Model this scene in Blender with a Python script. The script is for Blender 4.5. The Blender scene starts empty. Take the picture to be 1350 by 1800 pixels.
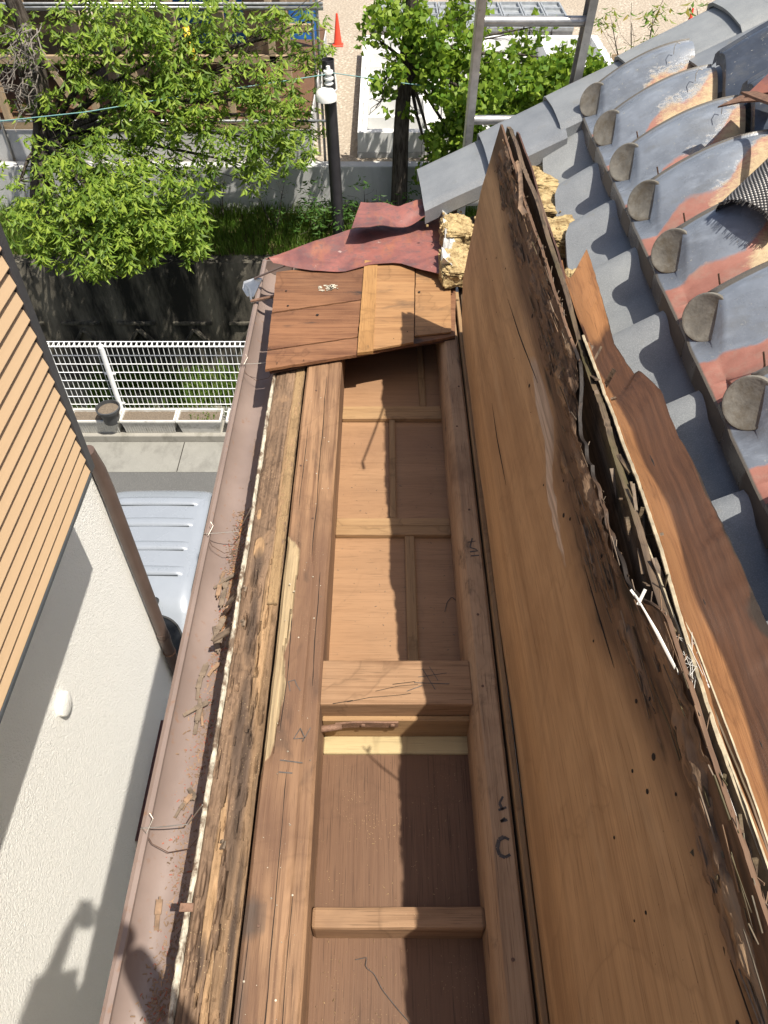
import bpy, bmesh, math, random
from mathutils import Vector, Matrix, noise as mn

R = math.radians
random.seed(11)
rnd = random.random
sc = bpy.context.scene
COL = sc.collection
H = 7.2                      # lens height above the road (m); geometry below is written relative to the lens height
F = 1330.0                   # focal length in photo pixels (1350 x 1800)
PITCH = R(47.3)
CP, SP = math.cos(PITCH), math.sin(PITCH)

# ---------------------------------------------------------------- camera
cam = bpy.data.cameras.new('camera')
cam.sensor_fit = 'VERTICAL'; cam.sensor_height = 24.0; cam.lens = 24.0 * F / 1800.0
cam.clip_start = 0.02; cam.clip_end = 600
camo = bpy.data.objects.new('camera', cam); COL.objects.link(camo)
camo.location = (0, 0, H); camo.rotation_euler = (R(90) - PITCH, 0, 0)
sc.camera = camo

# ---------------------------------------------------------------- sky, sun, exposure
SUNV = Vector((0.36, -0.27, 1.0)).normalized()
world = bpy.data.worlds.new('World'); sc.world = world; world.use_nodes = True
wt = world.node_tree; wt.nodes.clear()
sky = wt.nodes.new('ShaderNodeTexSky'); sky.sky_type = 'NISHITA'; sky.sun_disc = False
sky.sun_elevation = math.asin(SUNV.z); sky.sun_rotation = math.atan2(SUNV.x, SUNV.y)
sky.air_density = 1.0; sky.dust_density = 3.5; sky.ozone_density = 1.0
bg = wt.nodes.new('ShaderNodeBackground'); bg.inputs[1].default_value = 0.09
wo = wt.nodes.new('ShaderNodeOutputWorld')
wt.links.new(sky.outputs[0], bg.inputs[0]); wt.links.new(bg.outputs[0], wo.inputs[0])
sl = bpy.data.lights.new('sun', 'SUN'); sl.energy = 4.8; sl.angle = R(0.53); sl.color = (1.0, 0.94, 0.84)
slo = bpy.data.objects.new('sun', sl); COL.objects.link(slo); slo.location = (6, -5, 25)
slo.rotation_euler = SUNV.to_track_quat('Z', 'Y').to_euler()
sc.view_settings.view_transform = 'Standard'; sc.view_settings.look = 'None'
sc.view_settings.exposure = 0.64; sc.view_settings.gamma = 1.0
sc.view_settings.use_curve_mapping = False
sc.cycles.max_bounces = 7; sc.cycles.diffuse_bounces = 4; sc.cycles.transparent_max_bounces = 8
sc.cycles.use_denoising = True
sc.cycles.sample_clamp_indirect = 6.0

# ---------------------------------------------------------------- measuring helpers (survey of the photo)
def ray(u, v):
    a = (u - 675) / F; b = (900 - v) / F
    return Vector((a, CP + b * SP, -SP + b * CP))
def atz(u, v, z): r = ray(u, v); return r * (z / r.z)
def aty(u, v, y): r = ray(u, v); return r * (y / r.y)
def atx(u, v, x): r = ray(u, v); return r * (x / r.x)
def zroof(x): return -1.3 + 0.55 * (x - 0.15)
def onroof(u, v, off=0.0):
    r = ray(u, v); return r * ((-1.3 - 0.0825 + off) / (r.z - 0.55 * r.x))
def nz(p, s=1.0): return mn.noise(Vector(p) * s)
def lerp(a, b, t): return a + (b - a) * t
def sstep(a, b, x):
    t = min(1.0, max(0.0, (x - a) / (b - a))); return t * t * (3 - 2 * t)

# ---------------------------------------------------------------- objects
WL = {}
def tag(o, label=None, cat=None, group=None, kind=None):
    if label: o['label'] = label
    if cat: o['category'] = cat
    if group: o['group'] = group
    if kind: o['kind'] = kind
    return o
def thing(name, label, cat, loc, group=None):
    o = bpy.data.objects.new(name, None); COL.objects.link(o)
    w = Vector(loc) + Vector((0, 0, H)); o.location = w; o.empty_display_size = 0.1
    WL[o.name] = w
    return tag(o, label, cat, group)
def place(o, origin, parent=None):
    w = Vector(origin) + Vector((0, 0, H)); WL[o.name] = w
    if parent is not None:
        o.parent = parent; o.location = w - WL[parent.name]
    else:
        o.location = w
def mk(name, g, m, parent=None, smooth=False, attrs=None, origin=None, mats=None, fidx=None, flat_ang=None):
    V, Fc = g
    V = [Vector(v) for v in V]
    if origin is None:
        lo = [min(v[i] for v in V) for i in range(3)]; hi = [max(v[i] for v in V) for i in range(3)]
        origin = Vector([(lo[i] + hi[i]) / 2 for i in range(3)])
    me = bpy.data.meshes.new(name)
    me.from_pydata([v - origin for v in V], [], Fc)
    if attrs:
        for k, vals in attrs.items():
            a = me.attributes.new(k, 'FLOAT', 'POINT'); a.data.foreach_set('value', vals)
    for mm in (mats or [m]): me.materials.append(mm)
    if fidx: me.polygons.foreach_set('material_index', fidx)
    if smooth:
        me.polygons.foreach_set('use_smooth', [True] * len(me.polygons))
        if flat_ang: me.set_sharp_from_angle(angle=R(flat_ang))
    me.validate(); me.update()
    o = bpy.data.objects.new(name, me); COL.objects.link(o)
    place(o, origin, parent)
    return o
def dup(src, dloc, parent=None):
    o = src.copy(); COL.objects.link(o)
    w = WL[src.name] + Vector(dloc); WL[o.name] = w
    o.parent = parent
    o.location = w - WL[parent.name] if parent is not None else w
    return o

# ---------------------------------------------------------------- geometry generators: (verts, faces)
def join(*gs):
    V, Fc = [], []
    for v, f in gs:
        n = len(V); V.extend(v); Fc.extend([tuple(i + n for i in q) for q in f])
    return V, Fc
def from_bm(bm):
    bm.verts.index_update()
    V = [v.co.copy() for v in bm.verts]; Fc = [tuple(v.index for v in f.verts) for f in bm.faces]
    bm.free(); return V, Fc
def g_box(x0, x1, y0, y1, z0, z1, bev=0.0, seg=1, wob=0.0, cuts=0):
    bm = bmesh.new(); bmesh.ops.create_cube(bm, size=1.0)
    for v in bm.verts:
        v.co = Vector((lerp(x0, x1, v.co.x + .5), lerp(y0, y1, v.co.y + .5), lerp(z0, z1, v.co.z + .5)))
    if bev > 0: bmesh.ops.bevel(bm, geom=bm.edges[:], offset=bev, segments=seg, profile=.5, affect='EDGES')
    if cuts: bmesh.ops.subdivide_edges(bm, edges=bm.edges[:], cuts=cuts, use_grid_fill=True)
    if wob:
        for v in bm.verts:
            v.co += Vector((nz(v.co, 9), nz(v.co + Vector((7, 3, 1)), 9), nz(v.co + Vector((1, 9, 4)), 9))) * wob
    return from_bm(bm)
def g_bar(p0, p1, w, h, up=(0, 0, 1), bev=0.0):
    p0, p1 = Vector(p0), Vector(p1); d = p1 - p0; L = d.length; d.normalize()
    s = d.cross(Vector(up)); s.normalize(); n = s.cross(d)
    V, Fc = g_box(-w / 2, w / 2, 0, L, -h / 2, h / 2, bev)
    return [p0 + s * v.x + d * v.y + n * v.z for v in V], Fc
def g_tube(pts, r, n=8, cap=True):
    pts = [Vector(p) for p in pts]; V, Fc = [], []
    rs = r if isinstance(r, (list, tuple)) else [r] * len(pts)
    ref = None
    for i, p in enumerate(pts):
        d = (pts[min(i + 1, len(pts) - 1)] - pts[max(i - 1, 0)]).normalized()
        if ref is None: ref = d.orthogonal().normalized()
        ref = (ref - d * ref.dot(d)).normalized(); b = d.cross(ref)
        for k in range(n):
            a = 2 * math.pi * k / n
            V.append(p + (ref * math.cos(a) + b * math.sin(a)) * rs[i])
    for i in range(len(pts) - 1):
        for k in range(n):
            k2 = (k + 1) % n
            Fc.append((i * n + k, i * n + k2, (i + 1) * n + k2, (i + 1) * n + k))
    if cap:
        Fc.append(tuple(reversed(range(n)))); Fc.append(tuple((len(pts) - 1) * n + k for k in range(n)))
    return V, Fc
def g_lathe(prof, c, n=24, axis=(0, 0, 1)):
    ax = Vector(axis).normalized(); a0 = ax.orthogonal().normalized(); b0 = ax.cross(a0)
    V, Fc = [], []; c = Vector(c)
    for r_, z_ in prof:
        for k in range(n):
            t = 2 * math.pi * k / n
            V.append(c + ax * z_ + (a0 * math.cos(t) + b0 * math.sin(t)) * max(r_, 1e-5))
    for i in range(len(prof) - 1):
        for k in range(n):
            k2 = (k + 1) % n
            Fc.append((i * n + k, i * n + k2, (i + 1) * n + k2, (i + 1) * n + k))
    return V, Fc
def g_loft(secs, thick=0.0, flip=False):
    """grid through sections (lists of points); with thick a closed plate"""
    n, m = len(secs), len(secs[0])
    T = [Vector(p) for s in secs for p in s]
    Fc = [(i * m + j, i * m + j + 1, (i + 1) * m + j + 1, (i + 1) * m + j) for i in range(n - 1) for j in range(m - 1)]
    if flip: Fc = [tuple(reversed(f)) for f in Fc]
    if not thick: return T, Fc
    B = []
    for i in range(n):
        for j in range(m):
            du = T[min(i + 1, n - 1) * m + j] - T[max(i - 1, 0) * m + j]
            dv = T[i * m + min(j + 1, m - 1)] - T[i * m + max(j - 1, 0)]
            nn = dv.cross(du)
            nn = nn.normalized() if nn.length > 1e-9 else Vector((0, 0, 1))
            if flip: nn = -nn
            B.append(T[i * m + j] - nn * thick)
    # top faces must face nn
    k = n * m
    Ft = [tuple(reversed(f)) for f in Fc] if not flip else [tuple(reversed(f)) for f in Fc]
    Fb = [tuple(i + k for i in reversed(f)) for f in Ft]
    S = []
    for i in range(n - 1):
        S.append((i * m, (i + 1) * m, (i + 1) * m + k, i * m + k)); a = i * m + m - 1; b = a + m; S.append((b, a, a + k, b + k))
    for j in range(m - 1):
        S.append((j + 1, j, j + k, j + 1 + k)); a = (n - 1) * m + j; S.append((a, a + 1, a + 1 + k, a + k))
    return T + B, Ft + Fb + S
def g_prism(top, off):
    """closed slab: polygon top (list of points) and an offset vector"""
    n = len(top); T = [Vector(p) for p in top]; B = [p + Vector(off) for p in T]
    return T + B, [tuple(range(n)), tuple(reversed(range(n, 2 * n)))] + [(i, (i + 1) % n, (i + 1) % n + n, i + n)[::-1] for i in range(n)]
def resample(pts, n):
    pts = [Vector(p) for p in pts]; L = [0]
    for a, b in zip(pts, pts[1:]): L.append(L[-1] + (b - a).length)
    out = []
    for i in range(n):
        t = L[-1] * i / (n - 1); k = 0
        while k < len(L) - 2 and L[k + 1] < t: k += 1
        out.append(pts[k].lerp(pts[k + 1], (t - L[k]) / max(1e-9, L[k + 1] - L[k])))
    return out
def table(t, xs):
    """piecewise linear lookup in a sorted list of (t, value)"""
    if t <= xs[0][0]: return xs[0][1]
    for (a, va), (b, vb) in zip(xs, xs[1:]):
        if t <= b: return va + (vb - va) * (t - a) / (b - a)
    return xs[-1][1]

# ---------------------------------------------------------------- materials
class NT:
    def __init__(s, name):
        s.m = bpy.data.materials.new(name); s.m.use_nodes = True
        s.t = s.m.node_tree; s.t.nodes.clear()
        s.out = s.n('ShaderNodeOutputMaterial')
    def n(s, k): return s.t.nodes.new(k)
    def set(s, inp, v):
        if isinstance(v, bpy.types.NodeSocket): s.t.links.new(v, inp)
        elif v is not None:
            if inp.type == 'RGBA' and len(v) == 3: v = (*v, 1)
            inp.default_value = v
    def coord(s, rand=True):
        tc = s.n('ShaderNodeTexCoord').outputs['Object']
        if not rand: return tc
        oi = s.n('ShaderNodeObjectInfo').outputs['Random']
        mu = s.n('ShaderNodeVectorMath'); mu.operation = 'SCALE'; mu.inputs[0].default_value = (17.3, 9.1, 23.7); s.set(mu.inputs['Scale'], oi)
        ad = s.n('ShaderNodeVectorMath'); s.set(ad.inputs[0], tc); s.set(ad.inputs[1], mu.outputs[0])
        return ad.outputs[0]
    def map(s, vec, scale=(1, 1, 1), rot=(0, 0, 0), loc=(0, 0, 0)):
        q = s.n('ShaderNodeMapping'); s.set(q.inputs['Vector'], vec); q.inputs['Scale'].default_value = scale
        q.inputs['Rotation'].default_value = rot; q.inputs['Location'].default_value = loc
        return q.outputs[0]
    def noise(s, vec, scale, detail=3, rough=.55, dist=0.0):
        q = s.n('ShaderNodeTexNoise'); s.set(q.inputs['Vector'], vec); s.set(q.inputs['Scale'], scale)
        q.inputs['Detail'].default_value = detail; q.inputs['Roughness'].default_value = rough; q.inputs['Distortion'].default_value = dist
        return q.outputs['Fac']
    def vor(s, vec, scale, feat='F1', out='Distance', rnd=1.0):
        q = s.n('ShaderNodeTexVoronoi'); q.feature = feat; s.set(q.inputs['Vector'], vec); q.inputs['Scale'].default_value = scale
        q.inputs['Randomness'].default_value = rnd
        return q.outputs[out]
    def ramp(s, fac, stops, interp='LINEAR'):
        q = s.n('ShaderNodeValToRGB'); s.set(q.inputs[0], fac); e = q.color_ramp; e.interpolation = interp
        while len(e.elements) < len(stops): e.elements.new(0.5)
        for el, (p, c) in zip(e.elements, stops):
            el.position = p
            if isinstance(c, (int, float)): c = (c, c, c)
            el.color = (*c, 1)
        return q.outputs[0]
    def math(s, op, a, b=None, clamp=False):
        q = s.n('ShaderNodeMath'); q.operation = op; q.use_clamp = clamp; s.set(q.inputs[0], a)
        if b is not None: s.set(q.inputs[1], b)
        return q.outputs[0]
    def mix(s, fac, a, b, mode='MIX'):
        q = s.n('ShaderNodeMix'); q.data_type = 'RGBA'; q.blend_type = mode
        s.set(q.inputs[0], fac); s.set(q.inputs[6], a); s.set(q.inputs[7], b)
        return q.outputs[2]
    def attr(s, name):
        q = s.n('ShaderNodeAttribute'); q.attribute_name = name; return q.outputs['Fac']
    def bump(s, h, strength=.3, dist=.01, nrm=None):
        q = s.n('ShaderNodeBump'); q.inputs['Strength'].default_value = strength; q.inputs['Distance'].default_value = dist
        s.set(q.inputs['Height'], h)
        if nrm is not None: s.set(q.inputs['Normal'], nrm)
        return q.outputs[0]
    def bsdf(s, col, rough=.6, metal=0.0, nrm=None, spec=.5, **kw):
        q = s.n('ShaderNodeBsdfPrincipled'); s.set(q.inputs['Base Color'], col); s.set(q.inputs['Roughness'], rough)
        s.set(q.inputs['Metallic'], metal); s.set(q.inputs['Specular IOR Level'], spec)
        if nrm is not None: s.set(q.inputs['Normal'], nrm)
        for k, v in kw.items(): s.set(q.inputs[k.replace('_', ' ')], v)
        return q.outputs[0]
    def done(s, sh): s.set(s.out.inputs['Surface'], sh); return s.m
    def mask(s, src, amount_noise, width=.08, at=.5):
        """source field plus noise, thresholded to a soft-edged patch"""
        q = s.n('ShaderNodeMapRange'); q.clamp = True
        s.set(q.inputs['Value'], s.math('ADD', src, amount_noise))
        q.inputs['From Min'].default_value = at - width; q.inputs['From Max'].default_value = at + width
        return q.outputs[0]

def scl(c, k): return tuple(min(1.0, x * k) for x in c)
def wood(name, light, dark, axis=1, ring=7.0, rings=90.0, ringmix=.45, fibre=.5, stains=(), attrs=(), specks=.0, rough=.72, bump=.35, fs=330.0, knots=0.0, blotch=.35, grey=.14, tone=.84, streak=.30, sat=.97, tide=.40):
    s = NT(name); c = s.coord()
    st = [1, 1, 1]; st[axis] = .055; sf = [1, 1, 1]; sf[axis] = .022
    warp = s.noise(c, 3.0, 2)
    cm = s.map(c, st)
    n1 = s.noise(cm, ring, 2, .5, .3)
    rg = s.math('SINE', s.math('MULTIPLY', n1, rings)); rg = s.math('MULTIPLY_ADD', rg, .5); rg.node.inputs[2].default_value = .5
    rg = s.math('POWER', rg, 2.2)
    fb = s.noise(s.map(c, sf), fs, 3, .6)
    fb2 = s.noise(s.map(c, sf), fs * .22, 3, .6)
    bl = s.noise(c, 5.0, 4, .6)
    fbc = s.ramp(fb, [(.36, 0.0), (.64, 1.0)]); fb2c = s.ramp(fb2, [(.34, 0.0), (.66, 1.0)]); blc = s.ramp(bl, [(.33, 0.0), (.67, 1.0)])
    f = s.math('MULTIPLY', rg, ringmix)
    f = s.math('ADD', f, s.math('MULTIPLY', s.math('SUBTRACT', fbc, .5), fibre * .75))
    f = s.math('ADD', f, s.math('MULTIPLY', s.math('SUBTRACT', fb2c, .5), fibre * .85))
    f = s.math('ADD', f, s.math('MULTIPLY', s.math('SUBTRACT', blc, .4), blotch), clamp=True)
    col = s.mix(f, light, dark)
    pore = s.ramp(s.noise(s.map(c, sf), fs * 1.7, 2, .5), [(.60, 0.0), (.68, 1.0)])          # open pores along the grain
    col = s.mix(s.math('MULTIPLY', pore, .6), col, scl(dark, .42))
    sp_ = s.ramp(s.vor(c, 75.0), [(.0, 1.0), (.055, 1.0), (.085, 0.0)])                        # specks of dirt
    sg_ = s.ramp(s.noise(c, 6.0, 3), [(.46, 0.0), (.60, 1.0)])
    col = s.mix(s.math('MULTIPLY', s.math('MULTIPLY', sp_, sg_), .7), col, scl(dark, .25))
    gr_ = s.ramp(s.noise(c, 2.1, 6, .7), [(.45, 0.0), (.72, 1.0)])                             # greyed weathering
    col = s.mix(s.math('MULTIPLY', gr_, grey), col, (.19, .145, .095))
    sk_ = s.ramp(s.noise(s.map(c, st), 15.0, 5, .62, .5), [(.40, 0.0), (.66, 1.0)])                 # long cloudy streaks
    col = s.mix(s.math('MULTIPLY', sk_, streak), col, scl(dark, .62))
    sk2 = s.ramp(s.noise(s.map(c, st, loc=(3, 5, 7)), 22.0, 4, .6, .5), [(.50, 0.0), (.70, 1.0)])
    col = s.mix(s.math('MULTIPLY', sk2, streak * .7), col, scl(light, 1.25))
    h = s.math('ADD', s.math('MULTIPLY', fb, -1.0), s.math('MULTIPLY', fb2, -.8))
    td = s.noise(s.map(c, loc=(1, 8, 3)), 3.1, 4, .55, .6)                                       # tide marks left by leaks
    tm = s.ramp(td, [(.505, 0.0), (.525, 1.0), (.53, .35), (.60, 0.0)])
    col = s.mix(s.math('MULTIPLY', tm, tide), col, scl(dark, .5))
    for (sc_, lo, hi, cc, amt) in stains:                    # weathering blotches
        m_ = s.ramp(s.noise(s.map(c, [.55 if i == axis else 1.3 for i in range(3)]), sc_, 5, .62, .4), [(lo, 0.0), (hi, 1.0)])
        col = s.mix(s.math('MULTIPLY', m_, amt), col, cc)
    if knots:
        vd = s.vor(s.map(c, [.45 if i == axis else 1 for i in range(3)]), 5.5)
        k_ = s.ramp(vd, [(.0, 1.0), (knots, .75), (knots * 1.9, 0.0)])
        col = s.mix(s.math('MULTIPLY', k_, .8), col, scl(dark, .35))
    for (an, cc, nsc, wid, hh) in attrs:                      # rot / torn patches and painted-in shade, stored on the mesh
        nn = s.math('MULTIPLY', s.math('SUBTRACT', s.noise(s.map(c, [.25 if i == axis else 1 for i in range(3)]), nsc, 5, .65), .5), .9)
        mk_ = s.mask(s.attr(an), nn, wid)
        sub = s.noise(s.map(c, sf), fs * .35, 4, .65)
        c2 = s.mix(s.ramp(sub, [(.3, 0.0), (.72, 1.0)]), scl(cc, .55), scl(cc, 1.35))
        col = s.mix(mk_, col, c2)
        h = s.math('ADD', h, s.math('MULTIPLY', s.math('MULTIPLY', mk_, sub), hh))
    if specks:
        v_ = s.ramp(s.vor(c, 170.0), [(.0, 1.0), (.13, 1.0), (.17, 0.0)])
        g_ = s.ramp(s.noise(c, 9.0, 3), [(.5, 0.0), (.66, 1.0)])
        col = s.mix(s.math('MULTIPLY', s.math('MULTIPLY', v_, g_), specks), col, (.5, .36, .19))
    hs = s.n('ShaderNodeHueSaturation'); hs.inputs['Saturation'].default_value = sat; hs.inputs['Value'].default_value = tone; s.set(hs.inputs['Color'], col)
    nb = s.bump(h, bump, .0025)
    return s.done(s.bsdf(hs.outputs[0], rough, nrm=nb, spec=.3))

def plain(name, col, rough=.6, metal=0.0, var=.15, nscale=12.0, bump=0.0, bscale=80.0, dirt=None, spec=.5):
    s = NT(name); c = s.coord()
    n1 = s.noise(c, nscale, 4, .6)
    cc = s.mix(s.ramp(n1, [(.3, 0.0), (.7, 1.0)]), scl(col, 1 - var), scl(col, 1 + var))
    if dirt:
        dc, lo, hi, ds = dirt
        cc = s.mix(s.ramp(s.noise(c, ds, 5, .65), [(lo, 0.0), (hi, 1.0)]), cc, dc)
    nb = s.bump(s.noise(c, bscale, 3), bump, .004) if bump else None
    rr = s.math('MULTIPLY_ADD', n1, .2); rr.node.inputs[2].default_value = rough - .1
    return s.done(s.bsdf(cc, rr, metal, nb, spec))

M = {}
M['beam'] = wood('beam_wood', (.34, .195, .102), (.155, .078, .041), 1, 7, 95, .45, .75, tide=.25,
                 stains=[(3.2, .46, .66, (.140, .074, .044), .8), (9, .60, .74, (.055, .037, .027), .6)],
                 attrs=[('pale', (.40, .295, .165), 22, .05, 6.0), ('dark', (.11, .075, .055), 9, .25, .5)], specks=.35, knots=.05)
M['beam2'] = wood('side_beam_wood', (.53, .345, .195), (.30, .18, .098), 1, 6, 80, .3, .7, tide=.2,
                  stains=[(4, .5, .72, (.16, .09, .05), .7), (14, .60, .72, (.075, .05, .035), .7)], specks=.3, knots=.045)
M['cross'] = wood('cross_beam_wood', (.35, .205, .108), (.20, .105, .05), 0, 9, 70, .45, .55,
                  stains=[(7, .58, .75, (.21, .12, .07), .55)], specks=.25)
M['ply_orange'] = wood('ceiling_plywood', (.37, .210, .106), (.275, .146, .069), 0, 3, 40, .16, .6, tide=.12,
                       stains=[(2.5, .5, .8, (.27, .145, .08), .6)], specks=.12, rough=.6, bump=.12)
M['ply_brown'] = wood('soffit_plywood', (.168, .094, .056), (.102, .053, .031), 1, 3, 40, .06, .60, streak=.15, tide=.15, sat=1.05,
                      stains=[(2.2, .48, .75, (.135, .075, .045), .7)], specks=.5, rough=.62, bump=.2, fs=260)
M['batten'] = wood('batten_wood', (.36, .225, .108), (.24, .135, .06), 1, 10, 60, .3, .4, specks=.15, bump=.2)
M['batten_x'] = wood('batten_wood_cross', (.40, .245, .115), (.27, .15, .065), 0, 10, 60, .35, .4, specks=.15, bump=.2)
M['cream'] = wood('cream_board', (.50, .39, .20), (.41, .30, .145), 0, 4, 40, .15, .3, stains=[(30, .6, .7, (.3, .22, .11), .4)], specks=.3, bump=.1)
M['panel'] = wood('panel_plywood', (.60, .385, .195), (.38, .22, .105), 1, 3.0, 34, .07, .75, blotch=.75, streak=.50, tide=.25,
                  stains=[(2.0, .50, .74, (.34, .19, .085), .65), (6, .6, .8, (.60, .45, .28), .45)],
                  attrs=[('pale', (.58, .46, .35), 12, .05, 2.5), ('rot', (.15, .085, .048), 8, .30, 2.0), ('black', (.018, .012, .008), 14, .10, 1.0)],
                  rough=.62, bump=.25, specks=.05)
M['rot'] = wood('rotten_inner_wood', (.17, .115, .072), (.045, .030, .020), 1, 9, 90, .5, 1.0,
                stains=[(7, .5, .68, (.075, .068, .025), .8), (20, .55, .7, (.012, .009, .007), .9)], rough=.55, bump=.9, fs=150)
M['rotband'] = wood('rotten_edge_wood', (.25, .155, .090), (.085, .052, .032), 1, 9, 90, .4, 1.1, blotch=.8,
                     stains=[(14, .55, .70, (.04, .027, .018), .8), (9, .56, .70, (.32, .20, .11), .7)],
                     attrs=[('pale', (.30, .195, .11), 24, .06, 2.0), ('black', (.022, .015, .011), 30, .22, 1.0)], rough=.85, bump=1.0, fs=170, tone=.9)
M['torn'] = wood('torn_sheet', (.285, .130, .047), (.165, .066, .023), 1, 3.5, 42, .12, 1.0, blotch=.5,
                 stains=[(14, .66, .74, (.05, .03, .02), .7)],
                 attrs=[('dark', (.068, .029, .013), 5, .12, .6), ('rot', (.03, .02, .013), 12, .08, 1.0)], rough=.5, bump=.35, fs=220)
M['torn_edge'] = plain('pale_split_edge', (.36, .30, .20), .8, var=.35, nscale=60)
M['redply'] = wood('weathered_redwood', (.10, .048, .032), (.04, .02, .015), 1, 4, 60, .3, .9, rough=.6)
M['roofboard'] = wood('sheathing_board', (.27, .125, .057), (.125, .050, .023), 0, 4, 50, .30, 1.0, blotch=.55,
                      stains=[(3.0, .5, .68, (.125, .054, .029), .7), (7.5, .62, .72, (.04, .03, .025), .85)], specks=.2, rough=.68, bump=.5, fs=240)
M['roofboard2'] = wood('sheathing_board_pale', (.40, .215, .088), (.25, .118, .045), 0, 4, 50, .25, .9, blotch=.5,
                       stains=[(6.5, .60, .72, (.12, .075, .045), .8)], rough=.66, bump=.4, fs=240)
M['roofbatten'] = wood('sheathing_batten', (.42, .225, .078), (.30, .145, .047), 1, 6, 60, .2, .6, rough=.66, stains=[(12, .66, .72, (.1, .06, .03), .7)])
M['fascia'] = wood('rotten_fascia', (.26, .165, .100), (.105, .063, .038), 1, 8, 110, .4, 1.1, blotch=.7,
                   stains=[(5, .54, .74, (.10, .064, .042), .6), (11, .58, .72, (.32, .195, .105), .7)],
                   attrs=[('crumb', (.235, .145, .078), 26, .2, 3.5), ('pale', (.33, .205, .105), 20, .10, 2.0), ('black', (.095, .062, .042), 34, .34, 1.0)],
                   specks=.8, rough=.85, bump=.9, fs=180)
M['dustwood'] = wood('sawdust_strip', (.36, .235, .115), (.21, .13, .062), 1, 8, 60, .2, 1.0, specks=1.0, rough=.9, bump=.9, fs=420, stains=[(9, .6, .72, (.12, .08, .05), .6)])
M['white_strip'] = plain('white_mortar', (.46, .42, .33), .9, var=.35, nscale=50, bump=.9, bscale=160, dirt=((.13, .09, .06), .46, .60, 30))
M['iron'] = plain('rusty_iron', (.20, .115, .075), .7, .3, var=.3, nscale=60, bump=.4, bscale=240)
M['dark'] = plain('dark_void', (.02, .016, .012), .9)
M['ink'] = plain('ink', (.075, .066, .06), .8, var=.4, nscale=90)
M['hole'] = plain('worm_hole', (.012, .009, .007), .95)

s = NT('gutter_plastic'); c = s.coord(False)
run = s.math('ADD', s.attr('rust'), s.math('MULTIPLY', s.math('SUBTRACT', s.noise(s.map(c, (1, .5, 1)), 12, 5, .6), .5), .8))
base = s.mix(s.ramp(s.noise(c, 5, 4), [(.35, 0.0), (.7, 1.0)]), (.18, .135, .116), (.24, .183, .158))
base = s.mix(s.ramp(s.noise(c, 45, 4), [(.62, 0.0), (.74, 1.0)]), base, (.20, .12, .08))
base = s.mix(s.ramp(run, [(.42, 0.0), (.66, .9)]), base, (.33, .165, .055))
base = s.mix(s.ramp(s.math('ADD', s.attr('dust'), s.math('MULTIPLY', s.noise(c, 320, 3, .7), .6)), [(.78, 0.0), (.95, 1.0)]), base, (.20, .13, .08))
M['gutter'] = s.done(s.bsdf(base, .42, nrm=s.bump(s.noise(c, 60, 3), .06, .003), spec=.45))
M['downpipe'] = plain('downpipe_brown', (.10, .068, .055), .4, var=.12, nscale=8, spec=.45)
M['wire'] = plain('tie_wire', (.34, .31, .27), .45, .7, var=.2)
M['steel'] = plain('galvanised', (.42, .43, .44), .42, .85, var=.15, nscale=20)
M['nail'] = plain('rusty_nail', (.14, .085, .06), .6, .6, var=.3, nscale=200)

# painted red roofing sheet with rust
s = NT('red_roof_metal'); c = s.coord()
nA = s.noise(c, 7, 5, .65, .6); nB = s.noise(c, 34, 4, .7)
col = s.mix(s.ramp(nA, [(.35, 0.0), (.65, 1.0)]), (.13, .056, .052), (.27, .10, .08))
col = s.mix(s.ramp(s.noise(s.map(c, (2.2, .7, 1)), 6, 4, .6), [(.52, 0.0), (.72, 1.0)]), col, (.30, .115, .06))
col = s.mix(s.ramp(nB, [(.52, 0.0), (.70, 1.0)]), col, (.115, .070, .068))
col = s.mix(s.ramp(s.noise(c, 18, 5, .7), [(.66, 0.0), (.72, 1.0)]), col, (.42, .30, .27))
M['redmetal'] = s.done(s.bsdf(col, s.ramp(nB, [(.3, .38), (.7, .7)]), nrm=s.bump(s.noise(c, 26, 4), .25, .004), spec=.5))
M['alu_crumple'] = plain('pale_flashing', (.50, .50, .48), .45, .3, var=.2, nscale=30)

# clay
s = NT('clay'); c = s.coord()
nA = s.noise(c, 34, 8, .75); nB = s.noise(c, 190, 4, .75)
col = s.mix(s.ramp(nA, [(.36, 0.0), (.56, 1.0)]), (.20, .13, .06), (.54, .41, .21))
h = s.math('ADD', nA, s.math('MULTIPLY', nB, .35))
M['clay'] = s.done(s.bsdf(col, .95, nrm=s.bump(h, .9, .012), spec=.1))

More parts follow.
